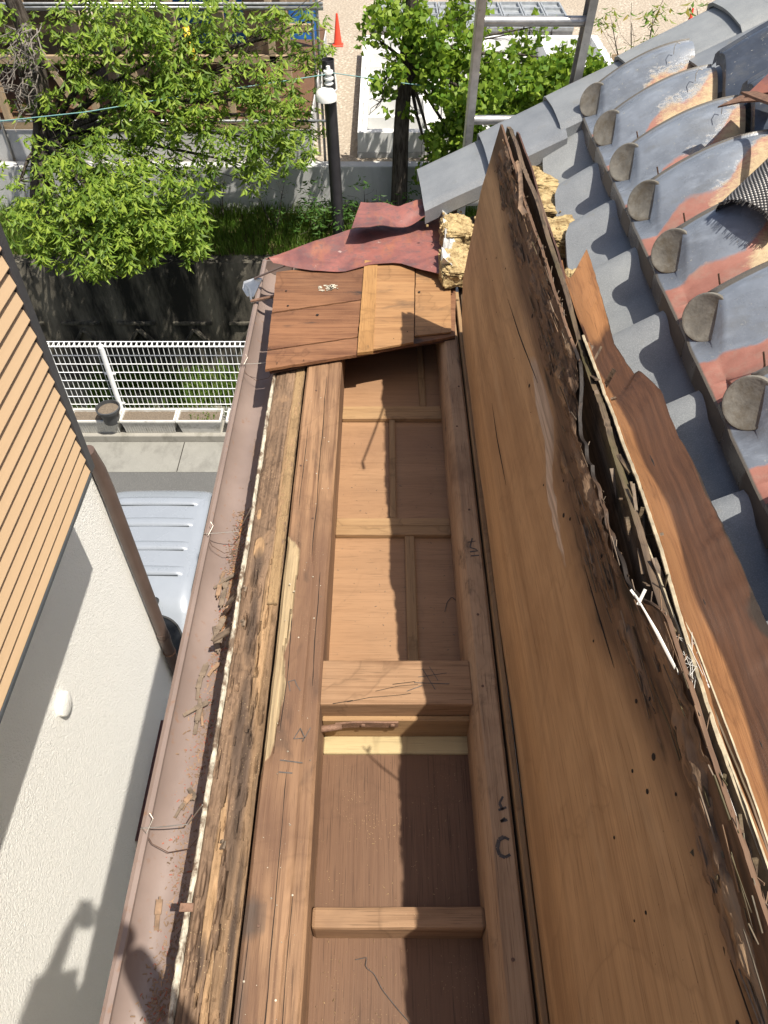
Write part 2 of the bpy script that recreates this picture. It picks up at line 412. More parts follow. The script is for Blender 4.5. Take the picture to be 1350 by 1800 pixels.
# glazed roof tile: blue-grey glaze, bare red body, smeared clay (zones stored on the mesh)
def tile_mat(name, glaze, rough):
    s = NT(name); c = s.coord()
    wob = s.math('MULTIPLY', s.math('SUBTRACT', s.noise(c, 22, 5, .65), .5), .26)
    nA = s.noise(c, 11, 5, .6); nB = s.noise(c, 240, 3, .6)
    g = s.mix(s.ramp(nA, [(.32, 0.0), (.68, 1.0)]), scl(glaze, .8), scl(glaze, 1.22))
    g = s.mix(s.ramp(s.noise(s.map(c, (.4, 1.6, 1)), 26, 4, .6), [(.52, 0.0), (.72, .55)]), g, scl(glaze, 1.6))
    g = s.mix(s.ramp(s.vor(c, 46), [(.02, 1.0), (.05, 0.0)]), g, scl(glaze, .35))
    g = s.mix(s.ramp(s.noise(s.map(c, (.35, 1.3, 1), loc=(4, 2, 1)), 20, 6, .7), [(.52, 0.0), (.74, .5)]), g, (.13, .128, .115))
    g = s.mix(s.ramp(s.noise(c, 95, 3, .6), [(.66, 0.0), (.72, .8)]), g, (.30, .30, .27))
    bare = s.mix(s.noise(c, 30, 5, .7), (.22, .085, .06), (.40, .185, .14))
    bare = s.mix(s.ramp(s.noise(c, 14, 5, .7), [(.50, 0.0), (.72, .7)]), bare, (.30, .22, .17))
    mr = s.mask(s.attr('red'), wob, .035)
    col = s.mix(mr, g, bare)
    dust = s.math('MULTIPLY', s.math('SUBTRACT', s.noise(s.map(c, (.6, 1.5, 1)), 70, 8, .78), .5), 1.5)
    mm = s.mask(s.attr('mud'), dust, .20)
    col = s.mix(mm, col, s.mix(s.noise(c, 90, 5, .7), (.34, .25, .145), (.58, .455, .28)))
    edge = s.mask(s.attr('rim'), s.math('MULTIPLY', s.math('SUBTRACT', nA, .5), .5), .14)
    col = s.mix(edge, col, s.mix(nB, (.085, .075, .062), (.15, .135, .11)))
    rg = s.math('ADD', s.math('MULTIPLY', mr, .3), rough); rg = s.math('ADD', rg, s.math('MULTIPLY', mm, .4)); rg = s.math('ADD', rg, s.math('MULTIPLY', nA, .15), clamp=True)
    hh = s.math('ADD', s.math('MULTIPLY', nB, .15), s.math('MULTIPLY', mm, s.noise(c, 60, 5, .7)))
    return s.done(s.bsdf(col, rg, nrm=s.bump(hh, .35, .006), spec=.55))
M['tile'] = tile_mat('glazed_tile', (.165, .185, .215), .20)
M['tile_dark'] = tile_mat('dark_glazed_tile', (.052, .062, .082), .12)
s = NT('grey_tile'); c = s.coord()
nA = s.noise(c, 9, 5, .6); nB = s.noise(c, 420, 2, .5)
col = s.mix(s.ramp(nA, [(.3, 0.0), (.7, 1.0)]), (.185, .195, .205), (.275, .285, .29))
col = s.mix(s.ramp(nB, [(.46, 0.0), (.70, .6)]), col, (.37, .38, .38))
col = s.mix(s.ramp(s.noise(c, 15, 5, .7), [(.60, 0.0), (.78, .7)]), col, (.25, .225, .17))
oi = s.n('ShaderNodeObjectInfo').outputs['Random']
col = s.mix(1.0, col, s.ramp(oi, [(0.0, (.74, .76, .80)), (1.0, (1.0, 1.0, .97))]), 'MULTIPLY')
M['greytile'] = s.done(s.bsdf(col, s.ramp(nB, [(.3, .34), (.7, .58)]), nrm=s.bump(nB, .18, .002), spec=.5))
M['disc'] = plain('tile_end_disc', (.175, .162, .135), .55, var=.3, nscale=30, bump=.2, bscale=160, dirt=((.12, .10, .07), .46, .66, 24))

# neighbour
s = NT('stucco'); c = s.coord(False)
n1 = s.noise(s.map(c, (1, 1, .8)), 82, 3, .55, 1.0); n2 = s.noise(c, 180, 2)
col = s.mix(s.noise(c, 1.3, 4), (.885, .865, .81), (.92, .905, .855))
M['stucco'] = s.done(s.bsdf(col, .9, nrm=s.bump(s.math('ADD', n1, s.math('MULTIPLY', n2, .35)), .65, .016), spec=.2))
s = NT('siding'); c = s.coord()
col = s.mix(s.noise(s.map(c, (1, .05, 1)), 30, 4), (.52, .36, .215), (.60, .425, .26))
M['siding'] = s.done(s.bsdf(col, .55, nrm=s.bump(s.noise(s.map(c, (1, .04, 1)), 260, 3), .12, .002)))
M['trim'] = plain('dark_trim', (.045, .045, .05), .4, var=.1)
M['flash'] = plain('grey_flashing', (.10, .11, .12), .4, .4, var=.1)
M['maroon'] = plain('maroon_metal', (.075, .03, .03), .35, var=.15)

# van
M['van'] = plain('silver_paint', (.27, .295, .33), .28, .1, var=.04, nscale=3, spec=.6)
M['glass'] = plain('dark_glass', (.012, .013, .016), .06, var=.05, spec=.8)
M['rubber'] = plain('rubber', (.02, .02, .02), .7, var=.2)
M['chrome'] = plain('bright_metal', (.6, .6, .6), .2, 1.0, var=.05)
M['lamp_red'] = plain('red_lens', (.35, .02, .02), .2, var=.1)

# ground
s = NT('asphalt'); c = s.coord(False)
col = s.mix(s.noise(c, 1.2, 5, .6), (.085, .085, .083), (.12, .119, .113))
col = s.mix(s.ramp(s.vor(c, 62), [(.05, 1.0), (.22, 0.0)]), col, (.24, .235, .225))
M['asphalt'] = s.done(s.bsdf(col, .85, nrm=s.bump(s.vor(c, 70), .5, .01), spec=.3))
def conc(name, col, dirtc, lo, hi, ds=3.0, streak=.0, bump=.25, rough=.88):
    s = NT(name); c = s.coord(False)
    n1 = s.noise(c, 4, 5, .6)
    cc = s.mix(n1, scl(col, .82), scl(col, 1.15))
    cc = s.mix(s.ramp(s.noise(c, 150, 2), [(.5, 0.0), (.75, .5)]), cc, scl(col, .65))
    dn = s.noise(s.map(c, (1.6, 1, .35 if streak else 1)), ds, 6, .66)
    cc = s.mix(s.ramp(dn, [(lo, 0.0), (hi, 1.0)]), cc, dirtc)
    return s.done(s.bsdf(cc, rough, nrm=s.bump(s.noise(c, 60, 4), bump, .01), spec=.25))
M['kerb'] = conc('kerb_concrete', (.30, .285, .25), (.16, .15, .125), .5, .75)
M['slab'] = conc('gutter_slab', (.235, .23, .205), (.14, .135, .12), .5, .8)
M['oldwall'] = conc('stained_concrete', (.20, .18, .14), (.020, .019, .016), .32, .58, 1.6, 1, .6)
M['lightwall'] = conc('light_concrete', (.50, .50, .49), (.30, .30, .29), .52, .85, 2.2, 1)
M['whiteconc'] = conc('new_concrete', (.74, .74, .72), (.58, .58, .56), .5, .8, 1.5)
M['canal'] = conc('canal_bed', (.20, .19, .15), (.07, .08, .04), .42, .6, 2.0)
s = NT('gravel'); c = s.coord(False)
col = s.mix(s.ramp(s.noise(s.map(c, (1, .4, 1)), .9, 6, .65), [(.35, 0.0), (.65, 1.0)]), (.36, .30, .23), (.60, .55, .46))
col = s.mix(s.ramp(s.vor(c, 13), [(.08, 0.0), (.5, 1.0)]), col, (.33, .28, .22))
M['gravel'] = s.done(s.bsdf(col, .95, nrm=s.bump(s.vor(c, 15), .8, .03), spec=.15))
s = NT('soil_bank'); c = s.coord(False)
M['bank'] = s.done(s.bsdf(s.mix(s.noise(c, 5, 5, .6), (.055, .06, .02), (.13, .105, .05)), .95, nrm=s.bump(s.noise(c, 18, 5), .8, .03), spec=.1))
M['soil'] = plain('potting_soil', (.14, .11, .08), .95, var=.4, nscale=60, bump=.9, bscale=90)
M['planter'] = plain('planter_plastic', (.58, .57, .53), .6, var=.1, dirt=((.28, .26, .21), .55, .75, 9))
M['pot'] = plain('dark_pot', (.045, .047, .05), .5, var=.15)
M['fence'] = plain('white_fence_paint', (.80, .81, .80), .4, var=.05)
M['polepaint'] = plain('black_pole_paint', (.030, .028, .032), .35, var=.2, nscale=6)
M['ceramic'] = plain('white_ceramic', (.80, .79, .76), .25, var=.05)
M['cable'] = plain('teal_cable', (.06, .21, .21), .5)
M['alu'] = plain('ladder_aluminium', (.46, .45, .43), .38, .75, var=.2, nscale=25, dirt=((.22, .21, .19), .6, .72, 60))
M['cone'] = plain('cone_red', (.75, .07, .035), .45, var=.1)
M['lumber'] = wood('new_lumber', (.52, .39, .25), (.40, .285, .17), 2, 6, 40, .3, .25, bump=.1)
M['lumber_x'] = wood('new_lumber_beam', (.46, .34, .21), (.34, .24, .14), 0, 6, 40, .3, .25, bump=.1)
M['tarp'] = plain('blue_sheet', (.03, .16, .50), .45, var=.2, nscale=5)
M['pipe'] = plain('scaffold_pipe', (.40, .41, .41), .4, .8, var=.15)
M['yellow'] = plain('yellow_tube', (.72, .50, .03), .5, var=.1)
M['form'] = plain('form_steel', (.40, .42, .43), .5, .5, var=.2, nscale=9)

def leafmat(name, c1, c2, c3, trans=.38):
    s = NT(name); q = s.n('ShaderNodeNewGeometry').outputs['Random Per Island']
    col = s.ramp(q, [(0.0, c1), (.5, c2), (1.0, c3)])
    b = s.bsdf(col, .5, spec=.3); t = s.n('ShaderNodeBsdfTranslucent'); s.set(t.inputs[0], s.mix(.5, col, (.30, .42, .03), 'MIX'))
    mx = s.n('ShaderNodeMixShader'); mx.inputs[0].default_value = trans; s.set(mx.inputs[1], b); s.set(mx.inputs[2], t.outputs[0])
    return s.done(mx.outputs[0])
M['leaf'] = leafmat('cherry_leaf', (.06, .12, .014), (.165, .26, .028), (.31, .40, .055))
M['ginkgo'] = leafmat('ginkgo_leaf', (.075, .165, .016), (.16, .265, .025), (.29, .39, .05))
M['bushleaf'] = leafmat('shrub_leaf', (.028, .075, .012), (.05, .12, .02), (.08, .16, .03), .3)
M['grass'] = leafmat('grass_blade', (.05, .11, .012), (.09, .17, .02), (.17, .22, .05), .3)
M['sprig'] = leafmat('sprig_leaf', (.06, .13, .015), (.13, .22, .03), (.26, .20, .04), .35)
s = NT('bark'); c = s.coord()
nn = s.noise(s.map(c, (1, 1, .16)), 26, 5, .65)
M['bark'] = s.done(s.bsdf(s.mix(s.ramp(nn, [(.35, 0.0), (.65, 1.0)]), (.03, .024, .019), (.13, .11, .09)), .95, nrm=s.bump(nn, 1.0, .05), spec=.1))
M['twig'] = plain('grey_twig', (.20, .175, .15), .9, var=.3)
s = NT('woven_wire')
wa = s.math('SINE', s.attr('mu')); wb = s.math('SINE', s.attr('mv'))
w_ = s.math('MULTIPLY', wa, wb)
M['weave'] = s.done(s.bsdf(s.ramp(w_, [(.0, (.035, .032, .03)), (.25, (.16, .15, .14)), (.7, (.50, .47, .43))]), .42, .45, s.bump(w_, .6, .004)))
M['chip'] = plain('wood_chip', (.22, .14, .085), .85, var=.5, nscale=30)
M['chip2'] = plain('grey_splinter', (.16, .12, .085), .9, var=.4, nscale=40)
M['redchip'] = plain('rust_flake', (.28, .085, .05), .85, var=.4, nscale=90)
M['cobweb'] = plain('cobweb', (.62, .60, .55), .9)

# ================================================================ THE SETTING
def struct(name, g, m, **k): return tag(mk(name, g, m, **k), kind='structure')
struct('ground', g_box(-60, 60, -60, 7.98, -7.6, -7.2), M['asphalt'])
gs = struct('road_edge_slab', g_box(-30, 30, 7.38, 7.985, -7.4, -7.194), M['slab'])
struct('kerb', g_box(-30, 30, 7.99, 8.62, -9.2, -7.08, .012), M['kerb'])
for x in (-2.82, -4.9, -.75, -7.0):
    mk('slab_joint', g_box(x - .006, x + .006, 7.385, 7.98, -7.21, -7.1925), M['dark'], gs)
struct('canal_bed', g_box(-30, 30, 8.6, 12.1, -9.4, -9.1), M['canal'])
struct('grass_bank', g_loft([[(x, y, lerp(-6.72, -6.48, (y - 12.2) / 1.35) + .05 * mn.noise(Vector((x, y, 0)) * 1.3)) for y in [12.2 + .15 * k for k in range(10)]] for x in [-14 + .4 * i for i in range(71)]]), M['bank'], smooth=True)
struct('gravel_ground', g_box(-60, 60, 13.7, 120, -6.2, -5.72), M['gravel'])

# stained retaining wall of the canal, with moulded ribs near its foot
w = tag(mk('retaining_wall', g_prism([(-14, 12.0, -9.1), (-14, 12.0, -6.95), (-14, 12.04, -6.70), (-14, 12.3, -6.68), (-14, 12.3, -9.1)][::-1], (28, 0, 0)), M['oldwall']),
        'black-stained concrete retaining wall below the grass bank', 'wall')
for x in [-8 + 1.03 * i for i in range(15)]:
    mk('ledge', g_box(x, x + .72, 11.95, 12.01, -7.90, -7.84, .01), M['oldwall'], w)
    mk('rib', g_bar((x + .38, 11.97, -8.0), (x + .66, 11.97, -8.36), .07, .07, (0, 1, 0), .01), M['oldwall'], w)
    mk('rib', g_bar((x + .36, 11.97, -8.0), (x + .10, 11.97, -8.36), .06, .07, (0, 1, 0), .01), M['oldwall'], w)
tag(mk('boundary_wall', g_box(-14, 1.9, 13.5, 13.72, -6.6, -5.66, .015), M['lightwall']), 'low pale grey concrete wall behind the grass bank', 'wall')

# ================================================================ OPENED EAVE: BEAMS, CEILING BOARDS
eave = thing('eave_frame', 'opened wooden eave frame with beams and plywood ceiling boards', 'eave', (0, 1.0, -1.56))
def lintel(name, x0, x1, y0, y1, z0, z1, mat, nx, ny, fn=None, attrs=None, ch=.006, parent=eave):
    """long beam with a modelled top (nx columns, ny rows), chamfered long edges"""
    secs, av = [], {k: [] for k in (attrs or {})}
    for i in range(ny + 1):
        y = lerp(y0, y1, i / ny); s_ = []
        prof = [(x0, z0), (x0, z1 - ch)] + [(lerp(x0 + ch, x1 - ch, j / nx), z1) for j in range(nx + 1)] + [(x1, z1 - ch), (x1, z0)]
        for k, (x, z) in enumerate(prof):
            dz = fn(x, y) if (fn and z > z1 - ch * 1.5) else 0.0
            s_.append(Vector((x + .0015 * mn.noise(Vector((k * .7, y * 6, x))), y, z + dz)))
            for kk, f in (attrs or {}).items(): av[kk].append(f(x, y))
        secs.append(s_)
    V, Fc = g_loft(secs)
    m = len(secs[0]); Fc.append(tuple(range(m))); Fc.append(tuple(reversed([ny * m + k for k in range(m)])))
    return mk(name, (V, Fc), mat, parent, smooth=True, flat_ang=35, attrs=av or None)

def pale_patch(x, y):                 # splintered light patch on the left beam's outer edge
    cx = table(y, [(.62, -.236), (.66, -.214), (.80, -.205), (.88, -.216), (.95, -.207), (1.06, -.205), (1.13, -.197), (1.18, -.205), (1.21, -.236)])
    return .5 + (cx - x) * 22 if .60 < y < 1.215 else 0.0
def dark_b(x, y): return .75 * sstep(.55, .1, y) * sstep(-.20, -.232, x) + (.5 if abs(y - .36) < .03 and x < -.2 else 0)
lintel('beam', -.236, -.130, -.45, 2.45, -1.56, -1.40, M['beam'], 22, 150,
       lambda x, y: (-.007 - .004 * nz((x, y * .3, 1), 60) if pale_patch(x, y) > .55 else 0) - (.0025 if abs(x + .168 - .004 * math.sin(y * 3)) < .003 else 0),
       {'pale': pale_patch, 'dark': dark_b})
lintel('beam', .180, .237, -.45, 2.50, -1.56, -1.40, M['beam2'], 10, 60, lambda x, y: -.018 * sstep(.197, .181, x))
mk('edge_batten', g_box(.2415, .2535, -.45, 2.30, -1.47, -1.385, .002), M['batten'], eave)
mk('gap_filler', g_box(.2375, .2412, -.45, 2.50, -1.5, -1.425), M['dark'], eave)
mk('back_board', g_box(-.25, -.237, -.45, 2.5, -1.6, -1.45), M['dark'], eave)

ZC = -1.545
def yz(v, z): return atz(675, v, z).y
y_cb0, y_cb1 = yz(1238, -1.415), yz(1160, -1.415)                 # cross beam
mk('cross_beam', g_box(-.172, .184, y_cb0, y_cb1, -1.54, -1.415, .004, 2, .0012, 4), M['cross'], eave)
mk('cross_lap', g_box(-.130, .184, y_cb0 - .012, y_cb0 - .0005, -1.56, -1.462, .002), M['batten_x'], eave)
y_k0, y_k1 = yz(1632, -1.475), yz(1592, -1.475)
mk('cross_batten', g_box(-.1295, .181, y_k0, y_k1, -1.56, -1.475, .007, 2, .001, 3), M['cross'], eave)
# ceiling boards and their cover strips, beyond the cross beam
yA, yB, yC, yD = y_cb1, yz(930, ZC), yz(730, ZC), 2.46
mk('ceiling_board', g_box(-.13, .18, yA - .02, yB, ZC - .012, ZC), M['ply_orange'], eave)
mk('ceiling_board', g_box(-.13, .18, yB + .002, yC, ZC - .012, ZC - .0008), M['ply_orange'], eave)
mk('ceiling_board', g_box(-.13, .18, yC + .002, yD, ZC - .012, ZC + .001), M['ply_orange'], eave)
for yy in (yB, yC):
    mk('cover_strip', g_box(-.1305, .1805, yy - .034, yy - .002, ZC + .0002, ZC + .016, .002), M['batten_x'], eave)
    mk('cover_strip', g_box(-.1302, .1802, yy + .001, yy + .030, ZC + .0002, ZC + .013, .002), M['batten_x'], eave)
def xat(u, v, z): return atz(u, v, z).x
xm1 = xat(723, 1050, ZC + .01); xm2 = xat(690, 830, ZC + .01); xm3 = xat(742, 690, ZC + .01)
mk('cover_strip', g_box(xm1 - .013, xm1 + .013, yA - .01, yB - .034, ZC + .0002, ZC + .012, .002), M['batten'], eave)
mk('cover_strip', g_box(xm2 - .009, xm2 + .009, yB + .030, yC - .034, ZC + .0002, ZC + .012, .002), M['batten'], eave)
mk('cover_strip', g_box(xm3 - .010, xm3 + .010, yC + .030, yD, ZC + .0012, ZC + .012, .002), M['batten'], eave)
# near the camera: cream strip and brown soffit sheets
y_s = yz(1325, -1.535)
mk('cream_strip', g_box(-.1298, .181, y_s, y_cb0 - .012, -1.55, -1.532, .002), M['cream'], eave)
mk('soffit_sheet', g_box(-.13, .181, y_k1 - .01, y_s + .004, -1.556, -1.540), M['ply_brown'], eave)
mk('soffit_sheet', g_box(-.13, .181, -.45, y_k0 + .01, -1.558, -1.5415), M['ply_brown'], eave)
mk('end_blocking', g_box(-.1295, .18, 2.42, 2.46, -1.53, -1.41), M['rot'], eave)

# rusty strap with its pin
st = [atz(u, v, -1.47) for u, v in ((590, 1266), (615, 1261), (640, 1258), (700, 1262))]
ysp = y_cb0 - .014
strap = mk('iron_strap', g_loft([[Vector((p.x, ysp - .002, -1.468 + dz + k)) for dz in (-.010, .010)] for p, k in zip(resample(st, 9), [-.006, -.003, 0, .001, .001, .001, 0, 0, 0])], .004), M['iron'], eave)
mk('pin', g_tube([(-.158, ysp - .014, -1.474), (-.12, ysp - .012, -1.470), (-.088, ysp - .008, -1.468)], [.0065, .0075, .0065], 10), M['iron'], strap, smooth=True)
for u in (638, 690):
    px = atz(u, 1263, -1.468).x
    mk('bolt', g_lathe([(0, .004), (.0045, .0035), (.006, 0)], (px, ysp - .006, -1.467), 10, (0, -1, 0)), M['iron'], strap, smooth=True)

# ink and pencil marks: thin printed strokes
def strokes(name, parent, lines, z, w=.0016, mat='ink', label=None):
    gsx = []
    for ln in lines:
        P = [atz(u, v, z) for u, v in ln]
        for a, b in zip(P, P[1:]): gsx.append(g_bar(a, b, w * (.8 + .5 * rnd()), .0004))
    o = mk(name, join(*gsx), M[mat], parent)
    return o
strokes('pencil_mark', eave, [[(507, 1197), (510, 1215)], [(508, 1198), (518, 1195), (522, 1205), (528, 1214)]], -1.3992)
strokes('pencil_mark', eave, [[(516, 1299), (528, 1280), (536, 1297), (516, 1299)], [(532, 1303), (546, 1279)]], -1.3992)
strokes('pencil_mark', eave, [[(492, 1336), (532, 1341)], [(490, 1357), (514, 1359)]], -1.3992, .0022)
strokes('pencil_mark', eave, [[(735, 1190), (785, 1183)], [(742, 1175), (765, 1212)], [(755, 1172), (770, 1196)], [(728, 1200), (790, 1202)], [(715, 1215), (742, 1205)]], -1.4142, .0014)
strokes('ink_stamp', eave, [[(895, 1476), (886, 1471), (877, 1476), (874, 1490), (878, 1503), (888, 1507), (897, 1502)]], -1.3992, .0055)
strokes('ink_stamp', eave, [[(884, 1400), (878, 1412), (884, 1424)], [(876, 1424), (890, 1419)], [(888, 1438), (880, 1444), (892, 1441)]], -1.3992, .005)
strokes('ink_stamp', eave, [[(822, 953), (836, 951)], [(830, 946), (826, 962), (838, 966)], [(826, 970), (840, 968)], [(828, 977), (842, 976)]], -1.3992, .003)
# drying cracks in the cross beam
for ln in ([(610, 1234), (650, 1226), (700, 1222), (722, 1219)], [(660, 1215), (700, 1206), (735, 1203)], [(585, 1237), (620, 1231)], [(690, 1203), (730, 1198)]):
    strokes('crack', eave, [ln], -1.4146, .0010, 'hole')

# splits, nail heads and paint spots on the left beam
random.seed(61)
for x0_, ya, yb_ in ((-.185, .10, .62), (-.205, .70, .98), (-.158, .05, .40), (-.172, 1.15, 1.85), (-.215, 1.30, 1.62), (-.150, .80, 1.10), (-.225, .12, .34)):
    P = [Vector((x0_ + .004 * nz((0, lerp(ya, yb_, k / 13), x0_ * 50), 9), lerp(ya, yb_, k / 13), -1.3998)) for k in range(14)]
    mk('split', g_tube(P, [.0003] + [random.uniform(.0005, .0013) for _ in range(12)] + [.0003], 4), M['hole'], eave)
for x0_, ya in ((-.20, 1.78), (-.222, 1.46), (-.178, 1.27), (-.21, .35), (.205, 1.62), (.215, 1.30), (.21, .98), (.205, .80), (.222, 1.80), (.21, .30)):
    mk('nail_head', g_lathe([(0, .0012), (.0028, .001), (.0034, -.001)], (x0_, ya, -1.3998), 9), M['nail'], eave)
tag(mk('paint_spots', join(*[g_lathe([(0, .0008), (r_ * .7, .0006), (r_, -.0003)], (random.uniform(-.225, -.14), random.uniform(.1, 1.75), -1.3998), 7) for r_ in [random.choice((.0006, .0008, .0012, .002)) for _ in range(80)]]), M['white_strip'], eave), kind='stuff')

# ================================================================ ROTTEN FASCIA
fas = thing('fascia_board', 'rotten dark fascia board with white mortar edge beside the gutter', 'board', (-.29, 1.0, -1.56))
random.seed(5)
def frot(x, y): return .55 + .5 * sstep(-.30, -.262, x) - .35 * sstep(.9, 1.5, y)
holes = [(random.uniform(-.325, -.25), random.uniform(.05, 1.15), random.uniform(.002, .006), random.uniform(.006, .028)) for _ in range(95)]
def fz(x, y):
    d = .004 * nz((x, y * .25, 3), 55) + .0035 * nz((x, y, 7), 130)
    k = sstep(1.25, .7, y)
    d += k * (-.010 * sstep(-.275, -.247, x) + .006 * nz((x, y * .3, 2), 38) * sstep(-.31, -.27, x))
    for hx, hy, hw, hl in holes:
        e = ((x - hx) / hw) ** 2 + ((y - hy) / hl) ** 2
        if e < 1.6: d -= .009 * max(0, 1 - e / 1.6)
    return d
def fpale(x, y):
    v = 0
    for cx, cy, ax, ay in ((-.305, 1.19, .012, .035), (-.318, 1.30, .006, .02), (-.30, .42, .008, .16), (-.262, 1.55, .012, .5), (-.268, .95, .012, .25), (-.285, .20, .006, .12)):
        v = max(v, 1.05 - ((x - cx) / ax) ** 2 * .5 - ((y - cy) / ay) ** 2 * .5)
    return max(0, min(1, v))
def fblk(x, y):
    v = 0
    for cx, cy, ax, ay in ((-.303, 1.13, .014, .05), (-.297, .98, .010, .10), (-.272, .60, .012, .2), (-.256, .28, .006, .2), (-.29, .72, .012, .12), (-.302, .30, .008, .04)):
        v = max(v, 1.0 - ((x - cx) / ax) ** 2 * .5 - ((y - cy) / ay) ** 2 * .5)
    return max(0, min(1, v))
lintel('board', -.331, -.2435, -.45, 2.35, -1.53, -1.418, M['fascia'], 44, 420, fz,
       {'crumb': lambda x, y: frot(x, y) * sstep(1.35, .9, y) * sstep(-.292, -.268, x), 'pale': fpale, 'black': fblk}, .004, fas)
mk('mortar_strip', g_loft([[Vector((-.3405 + dx * (1 + .5 * nz((4, y, 0), 9)) + .004 * nz((1, y, 0), 5) + .0022 * nz((dx * 300, y, 0), 55), y, z + .004 * nz((dx * 40, y, 1), 37) - .004 * abs(nz((2, y, 1), 16))))
                            for dx, z in ((-.001, -1.46), (.000, -1.416), (.003, -1.4135), (.0075, -1.4145), (.010, -1.46))] for y in [-.45 + .008 * i for i in range(340)]]), M['white_strip'], fas, smooth=True)
mk('rusted_clip', g_box(-.350, -.326, .374, .388, -1.4125, -1.4095, .001), M['iron'], fas)
mk('sawdust_strip', g_loft([[Vector((x, y, -1.4165 + .003 * nz((x, y, 5), 90))) for x in [-.268 + .004 * j for j in range(7)]] for y in [1.02 + .01 * i for i in range(95)]], .004), M['dustwood'], fas, smooth=True)

# ================================================================ GUTTER
gut = thing('rain_gutter', 'brown rain gutter littered with splinters and rust stains', 'gutter', (-.41, 1.0, -1.58))
def gprof(y):
    P = []
    xo, xi = -.470, -.346
    P += [(xo + .012, -1.507), (xo + .012, -1.499), (xo + .006, -1.495), (xo, -1.498), (xo - .001, -1.506)]
    n = 14
    cx = (xo + xi) / 2; rx = (xi - xo) / 2
    for k in range(n + 1):
        t = math.pi + math.pi * k / n
        P.append((cx + rx * math.cos(t), -1.506 + .062 * math.sin(t) * (1 if True else 0)))
    P.append((xi, -1.49))
    return P
secs, rust, dust = [], [], []
for i in range(241):
    y = -.45 + 3.17 * i / 240; s_ = []
    for x, z in gprof(y):
        s_.append(Vector((x, y, z + .003 * math.sin(y * 2.1))))
        rv = sstep(-.388, -.356, x) * max(0, 1.6 * nz((0, y, 4), 7) + .45) * (1 if y < 1.1 else 0)
        if 1.02 < y < 1.42: rv = max(rv, 1.0 - abs(x + .392 + .006 * nz((0, y, 9), 12)) / .007)
        rust.append(rv); dust.append(max(0, .62 - abs(x + .392) / .05) * (.6 + .8 * nz((x, y, 2), 5)))
    secs.append(s_)
gv, gf = g_loft(secs, .0022)
mk('trough', (gv, gf), M['gutter'], gut, smooth=True, attrs={'rust': rust * 2, 'dust': dust * 2}, flat_ang=50)
mk('end_cap', g_prism([(x, 2.721, z) for x, z in gprof(0)[4:]], (0, .004, 0)), M['gutter'], gut)
def tie(y, z=-1.494):
    mk('tie_wire', g_tube([(-.474, y + .004, z - .01), (-.470, y, z + .004), (-.43, y + .003, z + .003), (-.38, y + .008, z + .004), (-.338, y + .012, -1.405)], .0013, 6), M['wire'], gut)
    mk('tie_wire', g_tube([(-.470, y + .002, z + .004), (-.455, y - .012, z + .012), (-.445, y + .012, z + .022), (-.452, y + .02, z + .028)], .0009, 5), M['wire'], gut)
    mk('tie_wire', g_tube([(-.466, y, z), (-.45, y - .02, z - .022), (-.42, y - .03, z - .040), (-.38, y - .025, z - .034), (-.35, y - .005, z + .0)], .0009, 5), M['nail'], gut)
for v in (938, 1456, 640): tie(atz(400, v, -1.49).y)
# hanger bracket near the far end
yb = atz(460, 500, -1.50).y
br = mk('hanger_bracket', g_tube([(-.52, yb, -1.50), (-.495, yb - .05, -1.495), (-.478, yb - .13, -1.493), (-.36, yb - .12, -1.47)], .006, 6), M['steel'], gut)
mk('hanger_plate', g_prism([(-.523, yb + .005, -1.49), (-.48, yb + .03, -1.488), (-.455, yb + .02, -1.487), (-.474, yb - .10, -1.49), (-.50, yb - .09, -1.495), (-.525, yb - .03, -1.50)], (0, 0, -.003)), M['steel'], gut)
mk('hanger_arm', g_bar((-.48, yb - .135, -1.487), (-.345, yb - .125, -1.46), .012, .004), M['iron'], gut)
mk('hanger_arm', g_bar((-.485, yb + .02, -1.487), (-.345, yb + .01, -1.42), .010, .004), M['downpipe'], gut)

# ================================================================ SHEATHING LEFT AT THE FAR END
Z1 = -1.378
patch = thing('sheathing_patch', 'patch of reddish roof sheathing boards left at the far end', 'boards', (-.07, 2.2, -1.40))
def brd(name, px, z, mat, th=.008, rag=.0):
    P = [atz(u, v, z) for u, v in px]
    if rag:
        Q = []
        for a, b in zip(P, P[1:] + P[:1]):
            n = max(2, int((b - a).length / .02))
            for k in range(n):
                q = a.lerp(b, k / n)
                if k: q = q + Vector((nz((q.x, q.y, 1), 70), nz((q.x, q.y, 6), 70), 0)) * rag
                Q.append(q)
        P = Q
    return mk(name, g_prism(P, (0, 0, -th)), M[mat], patch)
brd('board', [(486, 478), (642, 459), (636, 526), (478, 549)], Z1, 'roofboard', .009, .003)
brd('board', [(477, 552), (635, 528), (628, 592), (470, 615)], Z1 - .001, 'roofboard', .009, .002)
brd('board', [(470, 617), (629, 594), (629, 623), (466, 649)], Z1 - .0016, 'roofboard', .010, .002)
brd('board', [(640, 458), (802, 462), (800, 590), (626, 624)], Z1 - .009, 'roofboard', .009, .002)
brd('board', [(661, 459), (729, 466), (727, 601), (655, 614)], Z1 + .003, 'roofboard2', .007, .002)
brd('board', [(731, 466), (792, 470), (793, 583), (729, 590)], Z1 - .0005, 'roofboard2', .006, .002)
brd('batten', [(641, 457), (664, 460), (656, 617), (628, 620)], Z1 + .007, 'roofbatten', .010, .001)
brd('under_layer', [(474, 655), (700, 612), (800, 596), (800, 585), (600, 600), (470, 640)], Z1 - .0205, 'redply', .005, .003)
brd('under_layer', [(560, 560), (795, 560), (795, 590), (690, 612), (560, 632)], Z1 - .027, 'roofboard', .005, .002)
